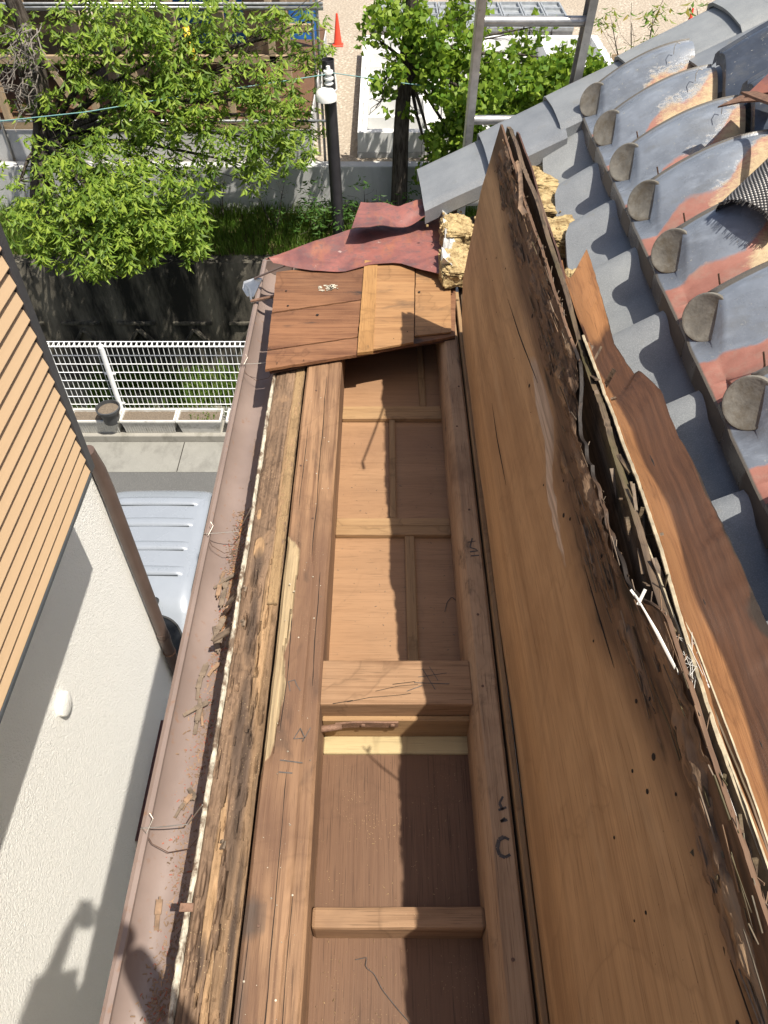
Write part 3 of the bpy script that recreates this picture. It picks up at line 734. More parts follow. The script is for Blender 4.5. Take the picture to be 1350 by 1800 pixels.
for u, v, r_ in ((503, 511, .006), (506, 537, .007), (558, 553, .009), (716, 583, .004), (692, 595, .003), (737, 513, .008), (534, 633, .004), (487, 638, .004)):
    p = atz(u, v, Z1 + .0035)
    mk('nail_stain', g_lathe([(.0, .0005), (r_ * .5, .0004), (r_ * .55, 0)], p, 9), M['hole'], patch)
tag(mk('plaster_flake', join(*[g_box(p.x - a, p.x + a, p.y - b, p.y + b, p.z, p.z + .002, .0006) for p, a, b in
     [(atz(582 + random.gauss(0, 9), 505 + random.gauss(0, 3.5), Z1 + .001), .002 + .006 * rnd(), .002 + .004 * rnd()) for _ in range(26)]]), M['white_strip']), 'spilled white plaster flakes on the reddish sheathing boards', 'plaster', kind='stuff')

# red painted metal sheets
def metal(name, px, z, label, zf, nrow=26):
    A = [atz(u, v, z) for u, v in px[0]]; B = [atz(u, v, z) for u, v in px[1]]
    A, B = resample(A, nrow), resample(B, nrow); secs = []
    for i, (a, b) in enumerate(zip(A, B)):
        secs.append([a.lerp(b, j / 13) + Vector((0, 0, zf(i / (nrow - 1), j / 13))) for j in range(14)])
    o = mk(name, g_loft(secs, .0016), M['redmetal'], smooth=True, flat_ang=40)
    return tag(o, label, 'metal sheet')
metal('metal_sheet', ([(466, 455), (540, 432), (620, 405), (700, 392), (760, 384), (772, 382), (790, 380), (801, 400)],
                      [(480, 462), (545, 472), (600, 474), (650, 462), (700, 461), (745, 478), (780, 490), (799, 470)]), -1.362,
      'large rusty red metal roofing sheet lying over the far sheathing', lambda s, t: .008 * math.sin(3.2 * t + 5 * s) + .010 * nz((s * 4, t * 3, 2)) + .004 * abs(nz((s * 14, t * 9, 2))) + .03 * sstep(.86, 1, s))
metal('metal_sheet', ([(634, 355), (680, 356), (702, 363), (730, 352), (762, 346)], [(618, 409), (650, 405), (690, 393), (730, 384), (768, 374)]), -1.305,
      'small bent red metal piece with ragged edge beside the grey verge tile', lambda s, t: .02 * math.sin(6 * s + 1) * t + .012 * nz((s * 4, t * 3, 8)))
a = [atz(u, v, -1.315) for u, v in ((790, 362), (796, 392), (800, 425), (793, 455), (798, 470))]
tag(mk('crumpled_flashing', g_loft([[p + Vector((-.012 * k + .006 * nz((i, k, 2), .9), .012 * nz((i, k, 5), .8), .012 * k * (1 if i % 2 else -.6))) for k in range(4)] for i, p in enumerate(resample(a, 14))], .001), M['alu_crumple']),
    'crumpled pale metal flashing beside the yellow clay', 'flashing')

# ================================================================ LIFTED PLYWOOD PANEL
pan = thing('plywood_panel', 'tall lifted plywood panel with rotten dark upper edge', 'panel', (.25, 1.0, -1.40))
XF = [(-1.40, .2575), (-1.34, .250), (-1.18, .240), (-.895, .2655), (-.715, .298)]
XN = [(-1.40, .262), (-1.18, .262), (-.895, .305), (-.715, .340)]
def panx(y, z):
    t = sstep(0.2, 2.0, y); return lerp(table(z, XN), table(z, XF), t) + .004 * nz((0, y, z), 2.2)
def ptop(y):
    z = -.730 + .010 * nz((0, y, 1), 3) + .004 * abs(nz((0, y, 3), 9)) + .0035 * abs(nz((0, y, 5), 130))
    z -= .055 * sstep(.50, .60, y) * sstep(1.0, .90, y) + .02 * abs(nz((0, y, 2), 22)) * sstep(.5, .6, y) * sstep(1.05, .95, y)
    z -= .5 * max(0, .10 - y)
    return z
NR, NY = 34, 330
secs, rot, pale, blk = [], [], [], []
for i in range(NY + 1):
    f = i / NY; s_ = []
    for j in range(NR + 1):
        r_ = j / NR
        y1 = 2.06 - .075 * r_ - .008 * math.sin(r_ * 3) + .004 * nz((r_ * 9, 0, 4))
        y = lerp(-.45, y1, f); z = lerp(-1.40, ptop(y), r_)
        s_.append(Vector((panx(y, z), y, z)))
        edge = .825 + .035 * nz((0, y, 8), 5) + .05 * sstep(1.35, 1.75, y) + .045 * sstep(.6, .2, y)
        rot.append(min(1, max(0, .5 + (r_ - edge) * 7)))
        blk.append(max(0, min(1, .36 - abs(r_ - edge - .03) * 14 + .7 * nz((2, y, r_ * 3), 7)) if y < 1.85 else 0) + (.6 * sstep(.9, 1.0, r_) * sstep(.45, .55, y) * sstep(1.15, 1.0, y)))
        e = ((r_ - .785) / .042) ** 2 + ((y - .98 - (r_ - .785) * 3.0) / .20) ** 2
        pale.append(max(0, 1 - e * .5))
    secs.append(s_)
g = g_loft(secs, .006, True)
mk('sheet', g, M['panel'], pan, smooth=True, flat_ang=45, attrs={'rot': rot * 2, 'pale': pale * 2, 'black': blk * 2})
def leaf_sheet(name, mat, zb, xb, ztop, xtop, y0, y1, th, jag, seed, parent=pan, tip=.03):
    secs = []
    n = max(20, int((y1 - y0) / .008))
    for i in range(n + 1):
        y = lerp(y0, y1, i / n)
        zt = table(y, ztop) + jag * (nz((seed, y, 0), 6) + .5 * abs(nz((seed, y, 3), 120))) - tip * 8 * max(0, y - (y1 - tip)) ** 1
        xt = table(y, xtop)
        secs.append([Vector((lerp(xb, xt, k / 7) + .004 * nz((y, k, seed), 3) * (k > 0), y, lerp(zb, zt, k / 7))) for k in range(8)])
    return mk(name, g_loft(secs, th, True), M[mat], parent, smooth=True, flat_ang=40)
leaf_sheet('inner_board', 'rot', -1.24, .292, [(-.3, -.775), (1.2, -.768), (1.4, -.745), (1.98, -.728)], [(-.3, .360), (1.2, .346), (1.4, .338), (1.98, .316)], -.45, 1.985, .010, .010, 3)
leaf_sheet('outer_ply', 'redply', -1.22, .318, [(1.0, -.80), (1.4, -.755), (1.97, -.736)], [(1.0, .356), (1.4, .348), (1.97, .334)], .95, 1.975, .004, .006, 9)
leaf_sheet('outer_ply', 'rot', -1.22, .322, [(1.0, -.80), (1.4, -.768), (1.9, -.752)], [(1.0, .362), (1.4, .353), (1.9, .342)], 1.0, 1.90, .003, .008, 14)
for k, (dx, dz, sd) in enumerate(((.0, 0, 21), (.009, -.006, 25), (.017, -.012, 29))):
    leaf_sheet('split_layer', 'torn_edge' if k != 1 else 'rot', -.90, .345 + dx, [(-.4, -.752 + dz), (.3, -.757 + dz), (.72, -.775 + dz)], [(-.4, .372 + dx), (.3, .364 + dx), (.72, .350 + dx)], -.45, .70 - .08 * k, .0022, .004, sd)
# peeled strip of veneer and splinters hanging off the panel
mk('peeled_veneer', g_loft([[p + Vector((.004 * k - .004, .002 * k, .006 * k - .004 - .002 * k * k)) for k in range(3)] for p in resample([(.312, 1.80, -.742), (.300, 1.68, -.715), (.283, 1.55, -.690), (.268, 1.45, -.668), (.2547, 1.373, -.653), (.262, 1.355, -.655)], 16)], .0012), M['chip'], pan, smooth=True)
random.seed(8)
for (y, r_, ln) in ((1.40, .93, .04),):
    z = lerp(-1.40, -.73, r_); x = panx(y, z)
    mk('splinter', g_bar((x - .006, y - ln / 2, z - .002), (x - .008, y + ln / 2, z + .004), .003 + .002 * rnd(), .002, (1, 0, 0)), M['chip2'], pan)
for ln in ([(1.10, .43), (1.25, .425), (1.36, .44)], [(1.12, .80), (1.3, .77), (1.45, .76)], [(.52, .80), (.62, .79), (.7, .785)]):
    P = []
    for y, r_ in ln:
        z = lerp(-1.40, -.73, r_); P.append(Vector((panx(y, z) - .0066, y, z)))
    mk('crack', g_tube(resample(P, 8), [.0002, .0006, .0008, .0011, .0009, .0007, .0004, .0002], 5), M['hole'], pan)
for k in range(34):
    y = random.uniform(.1, 1.8); r_ = random.uniform(.62, .97); z = lerp(-1.40, -.73, r_); x = panx(y, z)
    q = random.uniform(.0012, .003) * (1.4 if r_ > .75 else .7)
    mk('worm_hole', g_lathe([(0, .0006), (q, .0004), (q * 1.1, 0)], (x - .0064, y, z), 8, (-1, 0, .15)), M['hole'], pan)
# crumbling band along the panel's upper edge: displaced rot plus loose slivers
random.seed(77)
def pedge(y): return .880 + .030 * nz((0, y, 8), 5) + .02 * sstep(1.35, 1.75, y) + .03 * sstep(.6, .2, y)
secs, rr_, bb_ = [], [], []
for i in range(430):
    y = -.40 + 2.30 * i / 429; s_ = []
    e0 = pedge(y) - .02
    for j in range(23):
        r_ = lerp(e0, 1.0, j / 22); z = lerp(-1.40, ptop(y), r_)
        k = j / 22
        d = .0075 * nz((y * .22, z, 1), 60) + .0055 * abs(nz((y * .35, z, 4), 110)) + .004 * nz((y, z, 9), 60) - .0035 + .006 * sstep(0, .3, k) - .010 * sstep(.55, .2, nz((y * .3, z * 1.6, 6), 14) + .5) * .8
        s_.append(Vector((panx(y, z) - .0062 - d, y, z + .002 * nz((y, k, 3), 80))))
        rr_.append(max(0, .5 * nz((y * .5, z, 8), 22) + .35)); bb_.append(max(0, min(1, .35 - d * 60 + .5 * nz((y, z * 2, 2), 9))))
    secs.append(s_)
mk('rotten_edge', g_loft(secs), M['rotband'], pan, smooth=True, attrs={'pale': rr_, 'black': bb_})
sl_ = {'chip2': [], 'rotband': [], 'rot': []}
for k in range(170):
    y = random.uniform(.0, 1.82); r_ = min(1.005, pedge(y) + abs(random.gauss(.05, .05))); z = lerp(-1.40, ptop(y), r_); x = panx(y, z) - .008
    ln = random.uniform(.012, .075); a_ = random.gauss(0, .10); o_ = random.uniform(.0, .006)
    A = Vector((x - o_ * .3, y - ln / 2, z - a_ * ln / 2)); B = Vector((x - o_, y + ln / 2, z + a_ * ln / 2 + .002 * rnd()))
    sl_[random.choice(('chip2', 'rotband', 'rotband', 'rot', 'rot', 'rot'))].append(g_bar(A, B, random.uniform(.0008, .0035), random.uniform(.0006, .0014), (1, 0, 0)))
for k in range(90):                                    # ragged fibres standing off the top edge
    y = random.uniform(-.1, 1.93); z = ptop(y); x = panx(y, z); ln = random.uniform(.008, .035)
    sl_[random.choice(('chip2', 'rot', 'rotband'))].append(g_bar((x - .003, y, z - .006), (x - .003 + random.uniform(-.003, .008), y + random.choice((-1, 1)) * ln, z + random.uniform(-.004, .010)), random.uniform(.001, .003), .001, (1, 0, 0)))
for kk, gl in sl_.items(): tag(mk('splinters', join(*gl), M[kk], pan), kind='stuff')
# broken bits wedged in the gap behind the panel
gl = []
for k in range(120):
    y = random.uniform(.1, 1.25); x = random.uniform(.335, .362); z = -.79 + random.uniform(-.03, .02); d = Vector((random.gauss(0, .2), random.gauss(0, 1), random.gauss(0, .5))).normalized()
    p = Vector((x, y, z)); gl.append(g_bar(p, p + d * random.uniform(.015, .06), random.uniform(.002, .009), random.uniform(.001, .004)))
tag(mk('wedged_bits', join(*gl), M['rot'], pan), kind='stuff')
# white tape scrap and cobweb
p0 = Vector((.335, .43, -.752)); p1 = Vector((.2716, .489, -.662))
tag(mk('tape_scrap', join(g_bar(p1 + Vector((-.004, .006, .001)), p1 + Vector((.006, -.005, -.007)), .003, .001), g_bar(p1 + Vector((.012, .006, .002)), p1 + Vector((.004, -.006, -.010)), .006, .001, (0, 1, .4)),
     g_tube(resample([p1, p1.lerp(p0, .4) + Vector((-.004, 0, .01)), p0, p0 + Vector((.010, -.06, -.004)), p0 + Vector((.018, -.14, -.012))], 12), [.001, .0012, .002, .002, .0018, .0016, .0014, .0012, .001, .001, .0008, .0006], 6)), M['cobweb']),
    'torn white tape scrap caught at the panel edge', 'tape')
p0 = atz(1150, 1075, -.757)
random.seed(3)
tag(mk('cobweb', join(*[g_tube(resample([p0 + Vector((.012 + .03 * rnd(), -.02 - .09 * rnd(), -.012 * rnd())) for _ in range(3)], 7), .0003, 4) for _ in range(16)]), M['cobweb']), 'wispy white cobweb in the gap behind the panel', 'cobweb')

# ================================================================ TORN REDDISH SHEET BEHIND THE PANEL
Lp = [(985, 458), (1002, 520), (1030, 600), (1045, 640), (1055, 665), (1063, 690), (1080, 730), (1097, 780), (1125, 850), (1165, 970), (1190, 1060), (1205, 1110), (1262, 1290), (1340, 1500), (1450, 1800), (1560, 2100)]
Rp = [(1030, 440), (1056, 525), (1078, 605), (1098, 638), (1114, 660), (1124, 655), (1160, 690), (1190, 765), (1235, 850), (1285, 965), (1325, 1050), (1350, 1105), (1425, 1280), (1520, 1490), (1640, 1800), (1760, 2100)]
LL = resample([atz(u, v, -.762) for u, v in Lp], 170)
RR = []
base_ = [onroof(u, v, .085) for u, v in Rp]
Lc = [atz(u, v, -.762) for u, v in Lp]
tl = [0]
for a, b in zip(Lc, Lc[1:]): tl.append(tl[-1] + (b - a).length)
for i in range(170):
    t = tl[-1] * i / 169; k = 0
    while k < len(tl) - 2 and tl[k + 1] < t: k += 1
    RR.append(base_[k].lerp(base_[k + 1], (t - tl[k]) / (tl[k + 1] - tl[k])))
secs, dk, rt = [], [], []
for i, (a, b) in enumerate(zip(LL, RR)):
    s_ = []; f = i / 169
    jb = .010 * nz((i * .12, 0, 2)) + .008 * nz((i * .5, 1, 2)) + .004 * nz((i * 1.4, 3, 2))
    for j in range(21):
        t = j / 20
        p = a.lerp(b, t * (1 + jb * 2.2 * t)); p.z -= (.055 + .02 * f) * math.sin(math.pi * t ** .85); p.z += .006 * nz((t * 3, f * 14, 6))
        s_.append(p)
        yy = a.y
        dk.append(.5 + 5 * (t - (.50 + .06 * math.sin(f * 30) + .05 * nz((f * 9, 0, 3)))) if yy < 1.10 else (.5 + (1.16 - yy) * 9 if yy < 1.25 else 0))  # right half darkened: wet stain and shade painted into the colour
        rt.append(.55 * sstep(.93, 1.0, t) + .5 * max(0, nz((t * 4, f * 12, 12)) - .25) * 2)
    secs.append(s_)
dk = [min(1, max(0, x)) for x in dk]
cs = thing('torn_plywood', 'torn sunlit reddish plywood sheet between the panel and grey tiles', 'plywood', (.45, .8, -1.05))
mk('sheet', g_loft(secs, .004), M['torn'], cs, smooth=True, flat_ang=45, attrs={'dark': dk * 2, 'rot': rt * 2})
mk('split_edge', g_tube([p + Vector((-.002, 0, .001 + .002 * nz((i, 0, 0), .7))) for i, p in enumerate(LL) if p.y < 1.12], .0028, 5), M['torn_edge'], cs)
for i, t, ln in ((64, .62, .07), (58, .30, .02), (96, .55, .05), (120, .6, .06), (80, .12, .03), (92, .1, .03)):
    p = secs[i][int(t * 20)]; q = secs[min(169, i + int(ln / .012))][int(t * 20)]
    mk('crack', g_tube([p + Vector((0, 0, .002)), p.lerp(q, .5) + Vector((.001, 0, .003)), q + Vector((0, 0, .002))], [.0005, .0022, .0004], 5), M['hole'], cs)

# ================================================================ TILED ROOF
roof = thing('tiled_roof', 'old tiled roof with grey eave tiles and glazed disc-ended tiles', 'roof', (1.2, 1.3, -1.1))
mk('roof_deck', g_prism([(.40, -.9, zroof(.40) - .15), (3.6, -.9, zroof(3.6) - .15), (3.6, 2.80, zroof(3.6) - .15), (.40, 2.80, zroof(.40) - .15)], (0, 0, -.03)), M['rot'], roof)
mk('roof_deck', g_prism([(.262, -.9, -1.40), (.41, -.9, -1.33), (.41, 2.80, -1.33), (.262, 2.80, -1.40)], (0, 0, -.03)), M['rot'], roof)
hw = thing('house', 'wall of the house under the opened eave', 'house', (1.5, 0, -7.2))
mk('wall', g_box(.19, 3.6, -6, 2.66, -7.2, -1.57), M['stucco'], hw)
mk('wall', g_box(-.33, .185, -6, 2.44, -1.70, -1.62), M['rot'], hw)

YT = [2.75, 2.505, 2.25, 2.005, 1.735, 1.445, 1.15, .87, .60, .33, .06]
XD = .717
def hprof(q):
    h = .074 + .026 * math.sin(min(q, .05) / .05 * math.pi / 2)
    if q > .05: h = .018 + .082 * (.5 + .5 * math.cos(math.pi * min(1, (q - .05) / .125)))
    if q > .215: h = .018 + .030 * sstep(.215, .30, q)
    if q < .026: h += .013 * (1 - sstep(.019, .026, q))
    return h
def tile_mesh(i, y0, x0, wid, L=.305, near=0.0, plainrow=False):
    nq, npp = 46, 26
    secs, red, mud, rim = [], [], [], []
    tilt = random.uniform(-.010, .010); sh = random.uniform(-.02, .02)
    for ip in range(-4, npp + 1):
        p = max(0, ip) / npp * L; s_ = []
        for iq in range(nq + 1):
            q = wid * iq / nq
            x = x0 + p * .876 - (.004 if ip < 0 else 0) + (.006 * math.sin(q * 16) if ip >= 0 or plainrow else 0)
            h = hprof(q) if q < .30 else .05
            z = (zroof(x0) + .74 * p - 1.05 * p * p + h + tilt * (q - .15)) if not plainrow else (zroof(x) + h + .012 * math.sin(math.pi * min(1, p / L)))
            if ip < 0 and plainrow: z -= .02 if ip < -2 else .002
            elif ip < 0:                                  # flat shelf in front of the rolls, ending in a straight drip lip
                sh_ = zroof(x0) + .014 + .012 * sstep(.10, .02, q) + .004 * nz((q * 9, y0, 2))
                if ip == -1: z = lerp(z, sh_, .75)
                elif ip == -2: x -= .030; z = sh_ - .008
                elif ip == -3: x -= .036; z = sh_ - .014
                else: x -= .033; z = sh_ - .060
            s_.append(Vector((x, y0 + .05 - q, z)))
            qb = lerp(.200 - .02 * near, .088 + .012 * near, min(1, p / L * 1.1)) + .02 * math.sin(p * 30 + i) + sh
            rd = .5 + (q - qb) * 9 if not plainrow else 0
            red.append(min(1, max(0, rd)))
            mq = qb + .012 + .010 * near
            md = (.55 + (q - mq) * 9) * sstep(.085 + .015 * near, .15 + .02 * near, p)
            mud.append(min(.75, max(0, md)) if not plainrow else 0)
            rim.append(1.0 if (ip <= -3 or q < .023) else (.30 if ip < 0 else (.30 * sstep(.03, 0.0, p))))
        secs.append(s_)
    return secs, red, mud, rim
random.seed(21)
for i, y in enumerate(YT):
    wid = (y - YT[i + 1] if i + 1 < len(YT) else .27) + .055
    near = 0 if i < 2 else min(1, (i - 1) / 3)
    secs, red, mud, rim = tile_mesh(i, y, XD, wid, near=near)
    V, Fc = g_loft(secs, .014)
    t = mk('roof_tile', (V, Fc), M['tile'], roof, smooth=True, flat_ang=48, attrs={'red': red * 2, 'mud': mud * 2, 'rim': rim * 2})
    c = Vector((XD - .006, y - .004, zroof(XD) + .055)); ax = Vector((-.74, -.58 + .06 * rnd(), .46))
    mk('end_disc', g_lathe([(0, .0135), (.046, .012), (.0475, .0128), (.0515, .0126), (.0545, .008), (.0545, -.030), (.0, -.030)], c, 40, ax), M['disc'], t, smooth=True, flat_ang=40)
    if 1 <= i <= 7:
        b = Vector((XD + .045, y + .05 - wid + .085, 0)); b.z = zroof(b.x) + .028
        mk('nail', g_tube([b, b + Vector((-.006, .004, .03)), b + Vector((-.016, .010, .056))], [.0022, .0022, .0020], 6), M['nail'], t)
    if i in (0, 1, 2):
        b = Vector((XD + .20, y - .06, 0)); b.z = zroof(b.x) + .10
        mk('wire_tail', g_tube([b, b + Vector((.0, .01, .018)), b + Vector((.008, .02, .028)), b + Vector((.018, .015, .026))], .0012, 5), M['wire'], t)
# next course above: dark glazed tiles
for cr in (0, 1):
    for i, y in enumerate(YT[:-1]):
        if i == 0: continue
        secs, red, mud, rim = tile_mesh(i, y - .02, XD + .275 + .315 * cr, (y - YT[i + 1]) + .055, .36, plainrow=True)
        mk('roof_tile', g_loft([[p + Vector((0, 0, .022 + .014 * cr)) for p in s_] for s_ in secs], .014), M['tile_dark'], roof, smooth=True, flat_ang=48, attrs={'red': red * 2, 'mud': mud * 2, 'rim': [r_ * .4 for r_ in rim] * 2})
# lower course of plain grey tiles
def grey_tile(y0, x0, x1, wid):
    secs = []
    for ip in range(-1, 17):
        p = max(0, ip) / 16; s_ = []
        for iq in range(31):
            q = wid * iq / 30
            k = .056 * (.5 + .5 * math.cos(math.pi * min(1, max(0, q - .02) / .15))) - .006 * sstep(.02, 0, q) - .022
            xl = x0 + .034 * sstep(wid * .50, wid * .9, q) + .018 * (1 - sstep(0, .06, q))
            x = lerp(xl, x1, p); z = zroof(x) + k - .052 + .012 * math.sin(math.pi * p)
            if ip < 0: z -= .022; x += .002
            s_.append(Vector((x, y0 - q, z)))
        secs.append(s_)
    return secs
YG = [2.985, 2.735, 2.465, 2.206, 1.92, 1.61, 1.30, 1.0, .72, .43, .15]
for i, y in enumerate(YG):
    wid = (YG[i] - YG[i + 1] if i + 1 < len(YG) else .27) + .022
    x0 = .550 + .008 * random.uniform(-1, 1)
    mk('eave_tile', g_loft(grey_tile(y, x0, .84, wid), .015), M['greytile'], roof, smooth=True, flat_ang=50)
# verge slabs climbing the far gable
def slab_tile(x0, x1, y0, y1, lift, skew=.0):
    secs = []
    for ip in range(11):
        x = lerp(x0, x1, ip / 10); s_ = []
        prof = [(y0 + .012, -.055), (y0, -.05), (y0 - .001, -.008), (y0 + .012, 0)] + [(lerp(y0 + .02, y1 - .03, k / 8), .008 * math.sin(math.pi * k / 8)) for k in range(9)] + [(y1, -.01), (y1 + .004, -.05)]
        for y, dz in prof: s_.append(Vector((x + skew * (y - y0), y + .006 * nz((x, y, 0), 8), zroof(x) + lift + dz - .016 * (ip / 10))))
        secs.append(s_)
    return g_loft(secs, .012)
for x0, x1, l in ((.150, .395, .016), (.378, .628, .024), (.61, .86, .026), (.845, 1.15, .032), (1.13, 1.44, .036), (1.42, 1.74, .04)):
    mk('verge_tile', slab_tile(x0, x1, 2.70 if x0 < .6 else 2.74, 3.03, l + .004 * rnd(), -.05), M['greytile'], roof, smooth=True, flat_ang=45)
mk('verge_tile', slab_tile(.99, 1.30, 2.46, 2.735, .030, -.05), M['greytile'], roof, smooth=True, flat_ang=45)
mk('verge_tile', slab_tile(1.29, 1.60, 2.50, 2.745, .036, -.05), M['greytile'], roof, smooth=True, flat_ang=45)

# yellow clay bedding
def lump(cx, cy, cz, ax, ay, az, seed, n=56):
    V, Fc = [], []
    for i in range(n):
        th = math.pi * i / (n - 1)
        for j in range(n):
            ph = 2 * math.pi * j / n
            d = Vector((math.sin(th) * math.cos(ph), math.sin(th) * math.sin(ph), math.cos(th)))
            d = Vector([math.copysign(abs(c) ** .40, c) for c in d])
            k = 1 + .16 * nz(d + Vector((seed, 0, 0)), 1.4) + .10 * nz(d + Vector((0, seed, 0)), 4.0) + .11 * nz(d + Vector((0, 0, seed)), 10) + .06 * nz(d + Vector((seed, seed, 0)), 24)
            V.append(Vector((cx + d.x * ax * k, cy + d.y * ay * k, cz + d.z * az * k)))
    for i in range(n - 1):
        for j in range(n): Fc.append((i * n + j, i * n + (j + 1) % n, (i + 1) * n + (j + 1) % n, (i + 1) * n + j))
    return V, Fc
LUMPS = [((.262, 2.60, -1.325), (.058, .075, .036), 'large clump of yellow clay under the first verge tile'),
         ((.248, 2.40, -1.345), (.055, .10, .035), 'flattened yellow clay smear beside the panel foot')]
for u, v, lab in ((960, 332, 'dark undercut clay lump beneath the second verge tile'), (975, 372, 'upper yellow clay course beside the grey eave tiles'), (993, 425, 'lower yellow clay course beside the grey eave tiles')):
    p = onroof(u, v, -.085); LUMPS.append(((p.x + .01, p.y + .03, p.z), (.085, .088, .034), lab))
for k, (c, a, lab) in enumerate(LUMPS):
    tag(mk('clay_lump', lump(*c, *a, 3.7 * k + 1), M['clay'], smooth=True), lab, 'clay')
p = [(1060, 560), (1095, 640)]
for k, (u, v, lab) in enumerate(((1040, 520, 'shaded clay course tucked behind the torn sheet top'), (1085, 610, 'shaded clay course half hidden by the torn sheet'))):
    q = onroof(u, v, -.11); tag(mk('clay_lump', lump(q.x + .0, q.y + .03, q.z, .07, .08, .03, 40 + k), M['clay'], smooth=True), lab, 'clay')
random.seed(55)
gl = []
for (c, a_, lab) in LUMPS:
    for k in range(45):
        p = Vector((c[0] + random.gauss(0, a_[0] * .6), c[1] + random.gauss(0, a_[1] * .6), c[2] + a_[2] * random.uniform(.6, 1.02))); q = random.uniform(.002, .007)
        gl.append(lump(p.x, p.y, p.z, q, q * random.uniform(.6, 1.3), q * .8, k, 7))
tag(mk('clay_crumbs', join(*gl), M['clay']), 'loose yellow clay crumbs around the clay lumps', 'crumbs', kind='stuff')
tag(mk('edge_slat', g_bar(atz(799, 362, -1.315), atz(812, 492, -1.345), .014, .012, bev=.001), M['batten']), 'thin upright wooden slat beside the yellow clay', 'slat')

# rusty sheet-metal offcuts on the upper right tiles
def plate(name, uv, z, th, mat, label, cat):
    return tag(mk(name, g_prism([aty(u, v, y) for u, v, y in uv], (0, 0, -th)), M[mat]), label, cat)
def onR(u, v, off): p = onroof(u, v, off); return p
tag(mk('rusty_offcut', g_prism([onR(u, v, .16) for u, v in ((1262, 187), (1300, 168), (1420, 150), (1420, 172), (1305, 178))], (0, 0, -.004)), M['iron']), 'rusty metal offcut lying lowest on the dark tile', 'offcut')
tag(mk('rusty_offcut', g_prism([onR(u, v, .185) for u, v in ((1303, 161), (1330, 172), (1420, 205), (1420, 190), (1330, 160))], (0, 0, -.006)), M['iron']), 'rusty bent strip crossing over the other offcut', 'offcut')
tag(mk('metal_offcut', g_prism([onR(u, v, .165) for u, v in ((1310, 168), (1352, 128), (1430, 110), (1430, 150))], (0, 0, -.003)), M['redmetal']), 'grey and red painted metal scrap by the verge tiles', 'offcut')

# roll of woven wire mesh
pa = onroof(1312, 392, .085); ax = Vector((.46, .40, .20)).normalized()
u0 = ax.cross(Vector((0, 0, 1))).normalized(); v0 = u0.cross(ax)
secs, mu, mv = [], [], []
nn_, L_ = 72, .60
for i in range(61):
    l = L_ * i / 60; s_ = []
    for k in range(nn_ + 1):
        t = k / nn_; ang = R(-28) + R(330) * t; r_ = .070 + .018 * t + .012 * l + .0015 * nz((l * 9, ang, 1))
        s_.append(pa + ax * l + u0 * math.cos(ang) * r_ + v0 * (math.sin(ang) * r_ * .72))
        mu.append(l * 560); mv.append(ang * .08 * 560)
    secs.append(s_)
roll = thing('wire_mesh_roll', 'roll of fine woven wire mesh lying on the tiles', 'mesh roll', pa)
mk('mesh', g_loft(secs), M['weave'], roll, smooth=True, attrs={'mu': mu, 'mv': mv})
random.seed(4)
fr = []
for k in range(120):
    t = .05 + .5 * rnd(); ang = R(-28) + R(330) * t; r_ = .070 + .018 * t
    b = pa + u0 * math.cos(ang) * r_ + v0 * (math.sin(ang) * r_ * .72)
    fr.append(g_tube([b + ax * .004, b - ax * (.006 + .008 * rnd()) + Vector((rnd() - .5, rnd() - .5, rnd() - .5)) * .006], .0007, 4))
tag(mk('frayed_wires', join(*fr), M['weave'], roll), kind='stuff')

# ================================================================ LADDER
lad = thing('ladder', 'aluminium ladder standing up against the far gable', 'ladder', (.53, 3.6, -7.2))
def lp(side, z):           # rails lean slightly, spread apart
    t = (z + 1.1) / 1.0
    return Vector((.325 + .006 * t if side < 0 else .728 + .012 * t, 3.13 - .12 * t, z))
for s_ in (-1, 1):
    a, b = lp(s_, -7.2), lp(s_, .25)
    d = (b - a).normalized()
    o = mk('rail', join(g_bar(a, b, .008, .068, (0, 1, 0)), g_bar(a + Vector((-s_ * .012, -.033, 0)), b + Vector((-s_ * .012, -.033, 0)), .026, .005, (0, 1, 0)),
                         g_bar(a + Vector((-s_ * .012, .033, 0)), b + Vector((-s_ * .012, .033, 0)), .026, .005, (0, 1, 0))), M['alu'], lad)
for k in range(22):
    z = -.79 - .345 * k + .345
    a, b = lp(-1, z), lp(1, z)
    rg = mk('rung', g_tube([a, b], .017, 12), M['alu'], lad, smooth=True, flat_ang=40)

# ================================================================ NEIGHBOUR HOUSE
XN_ = -1.56
nb = thing('neighbour_house', 'neighbouring house with white stucco wall and beige slatted balcony', 'house', (-3, 0, -7.2))
mk('stucco_wall', g_box(-7, XN_, -8, 2.90, -7.2, -.9), M['stucco'], nb)
bal = mk('balcony_core', g_box(XN_ + .001, -1.222, -2.6, 2.205, -2.145, -.35), M['trim'], nb)
zb = -2.150; pit = .0645
for k in range(29):
    z0 = zb + pit * k
    prof = [(-1.222, z0 + .003), (-1.192, z0 + .003), (-1.190, z0 + .008), (-1.199, z0 + .048), (-1.214, z0 + .054), (-1.222, z0 + .054)]
    mk('siding_plank', g_prism([(x, -2.6, z) for x, z in prof], (0, 4.80, 0)), M['siding'], bal)
mk('corner_trim', g_box(-1.235, -1.188, 2.202, 2.250, -2.16, -.35, .003), M['trim'], bal)
mk('bottom_flashing', g_box(-1.235, -1.190, -2.6, 2.202, -2.172, -2.151, .002), M['flash'], bal)
pip = mk('downpipe', g_tube([(XN_ + .03, 2.875, -2.65), (XN_ + .042, 2.895, -2.80), (XN_ + .045, 2.90, -2.95), (XN_ + .045, 2.90, -7.2)], .039, 18), M['downpipe'], nb, smooth=True, flat_ang=50)
for v in (1108, 1128):
    z = atx(287, v, XN_ + .045).z
    mk('pipe_collar', g_tube([(XN_ + .045, 2.90, z - .02), (XN_ + .045, 2.90, z + .02)], .0425, 18), M['downpipe'], pip, smooth=True, flat_ang=50)
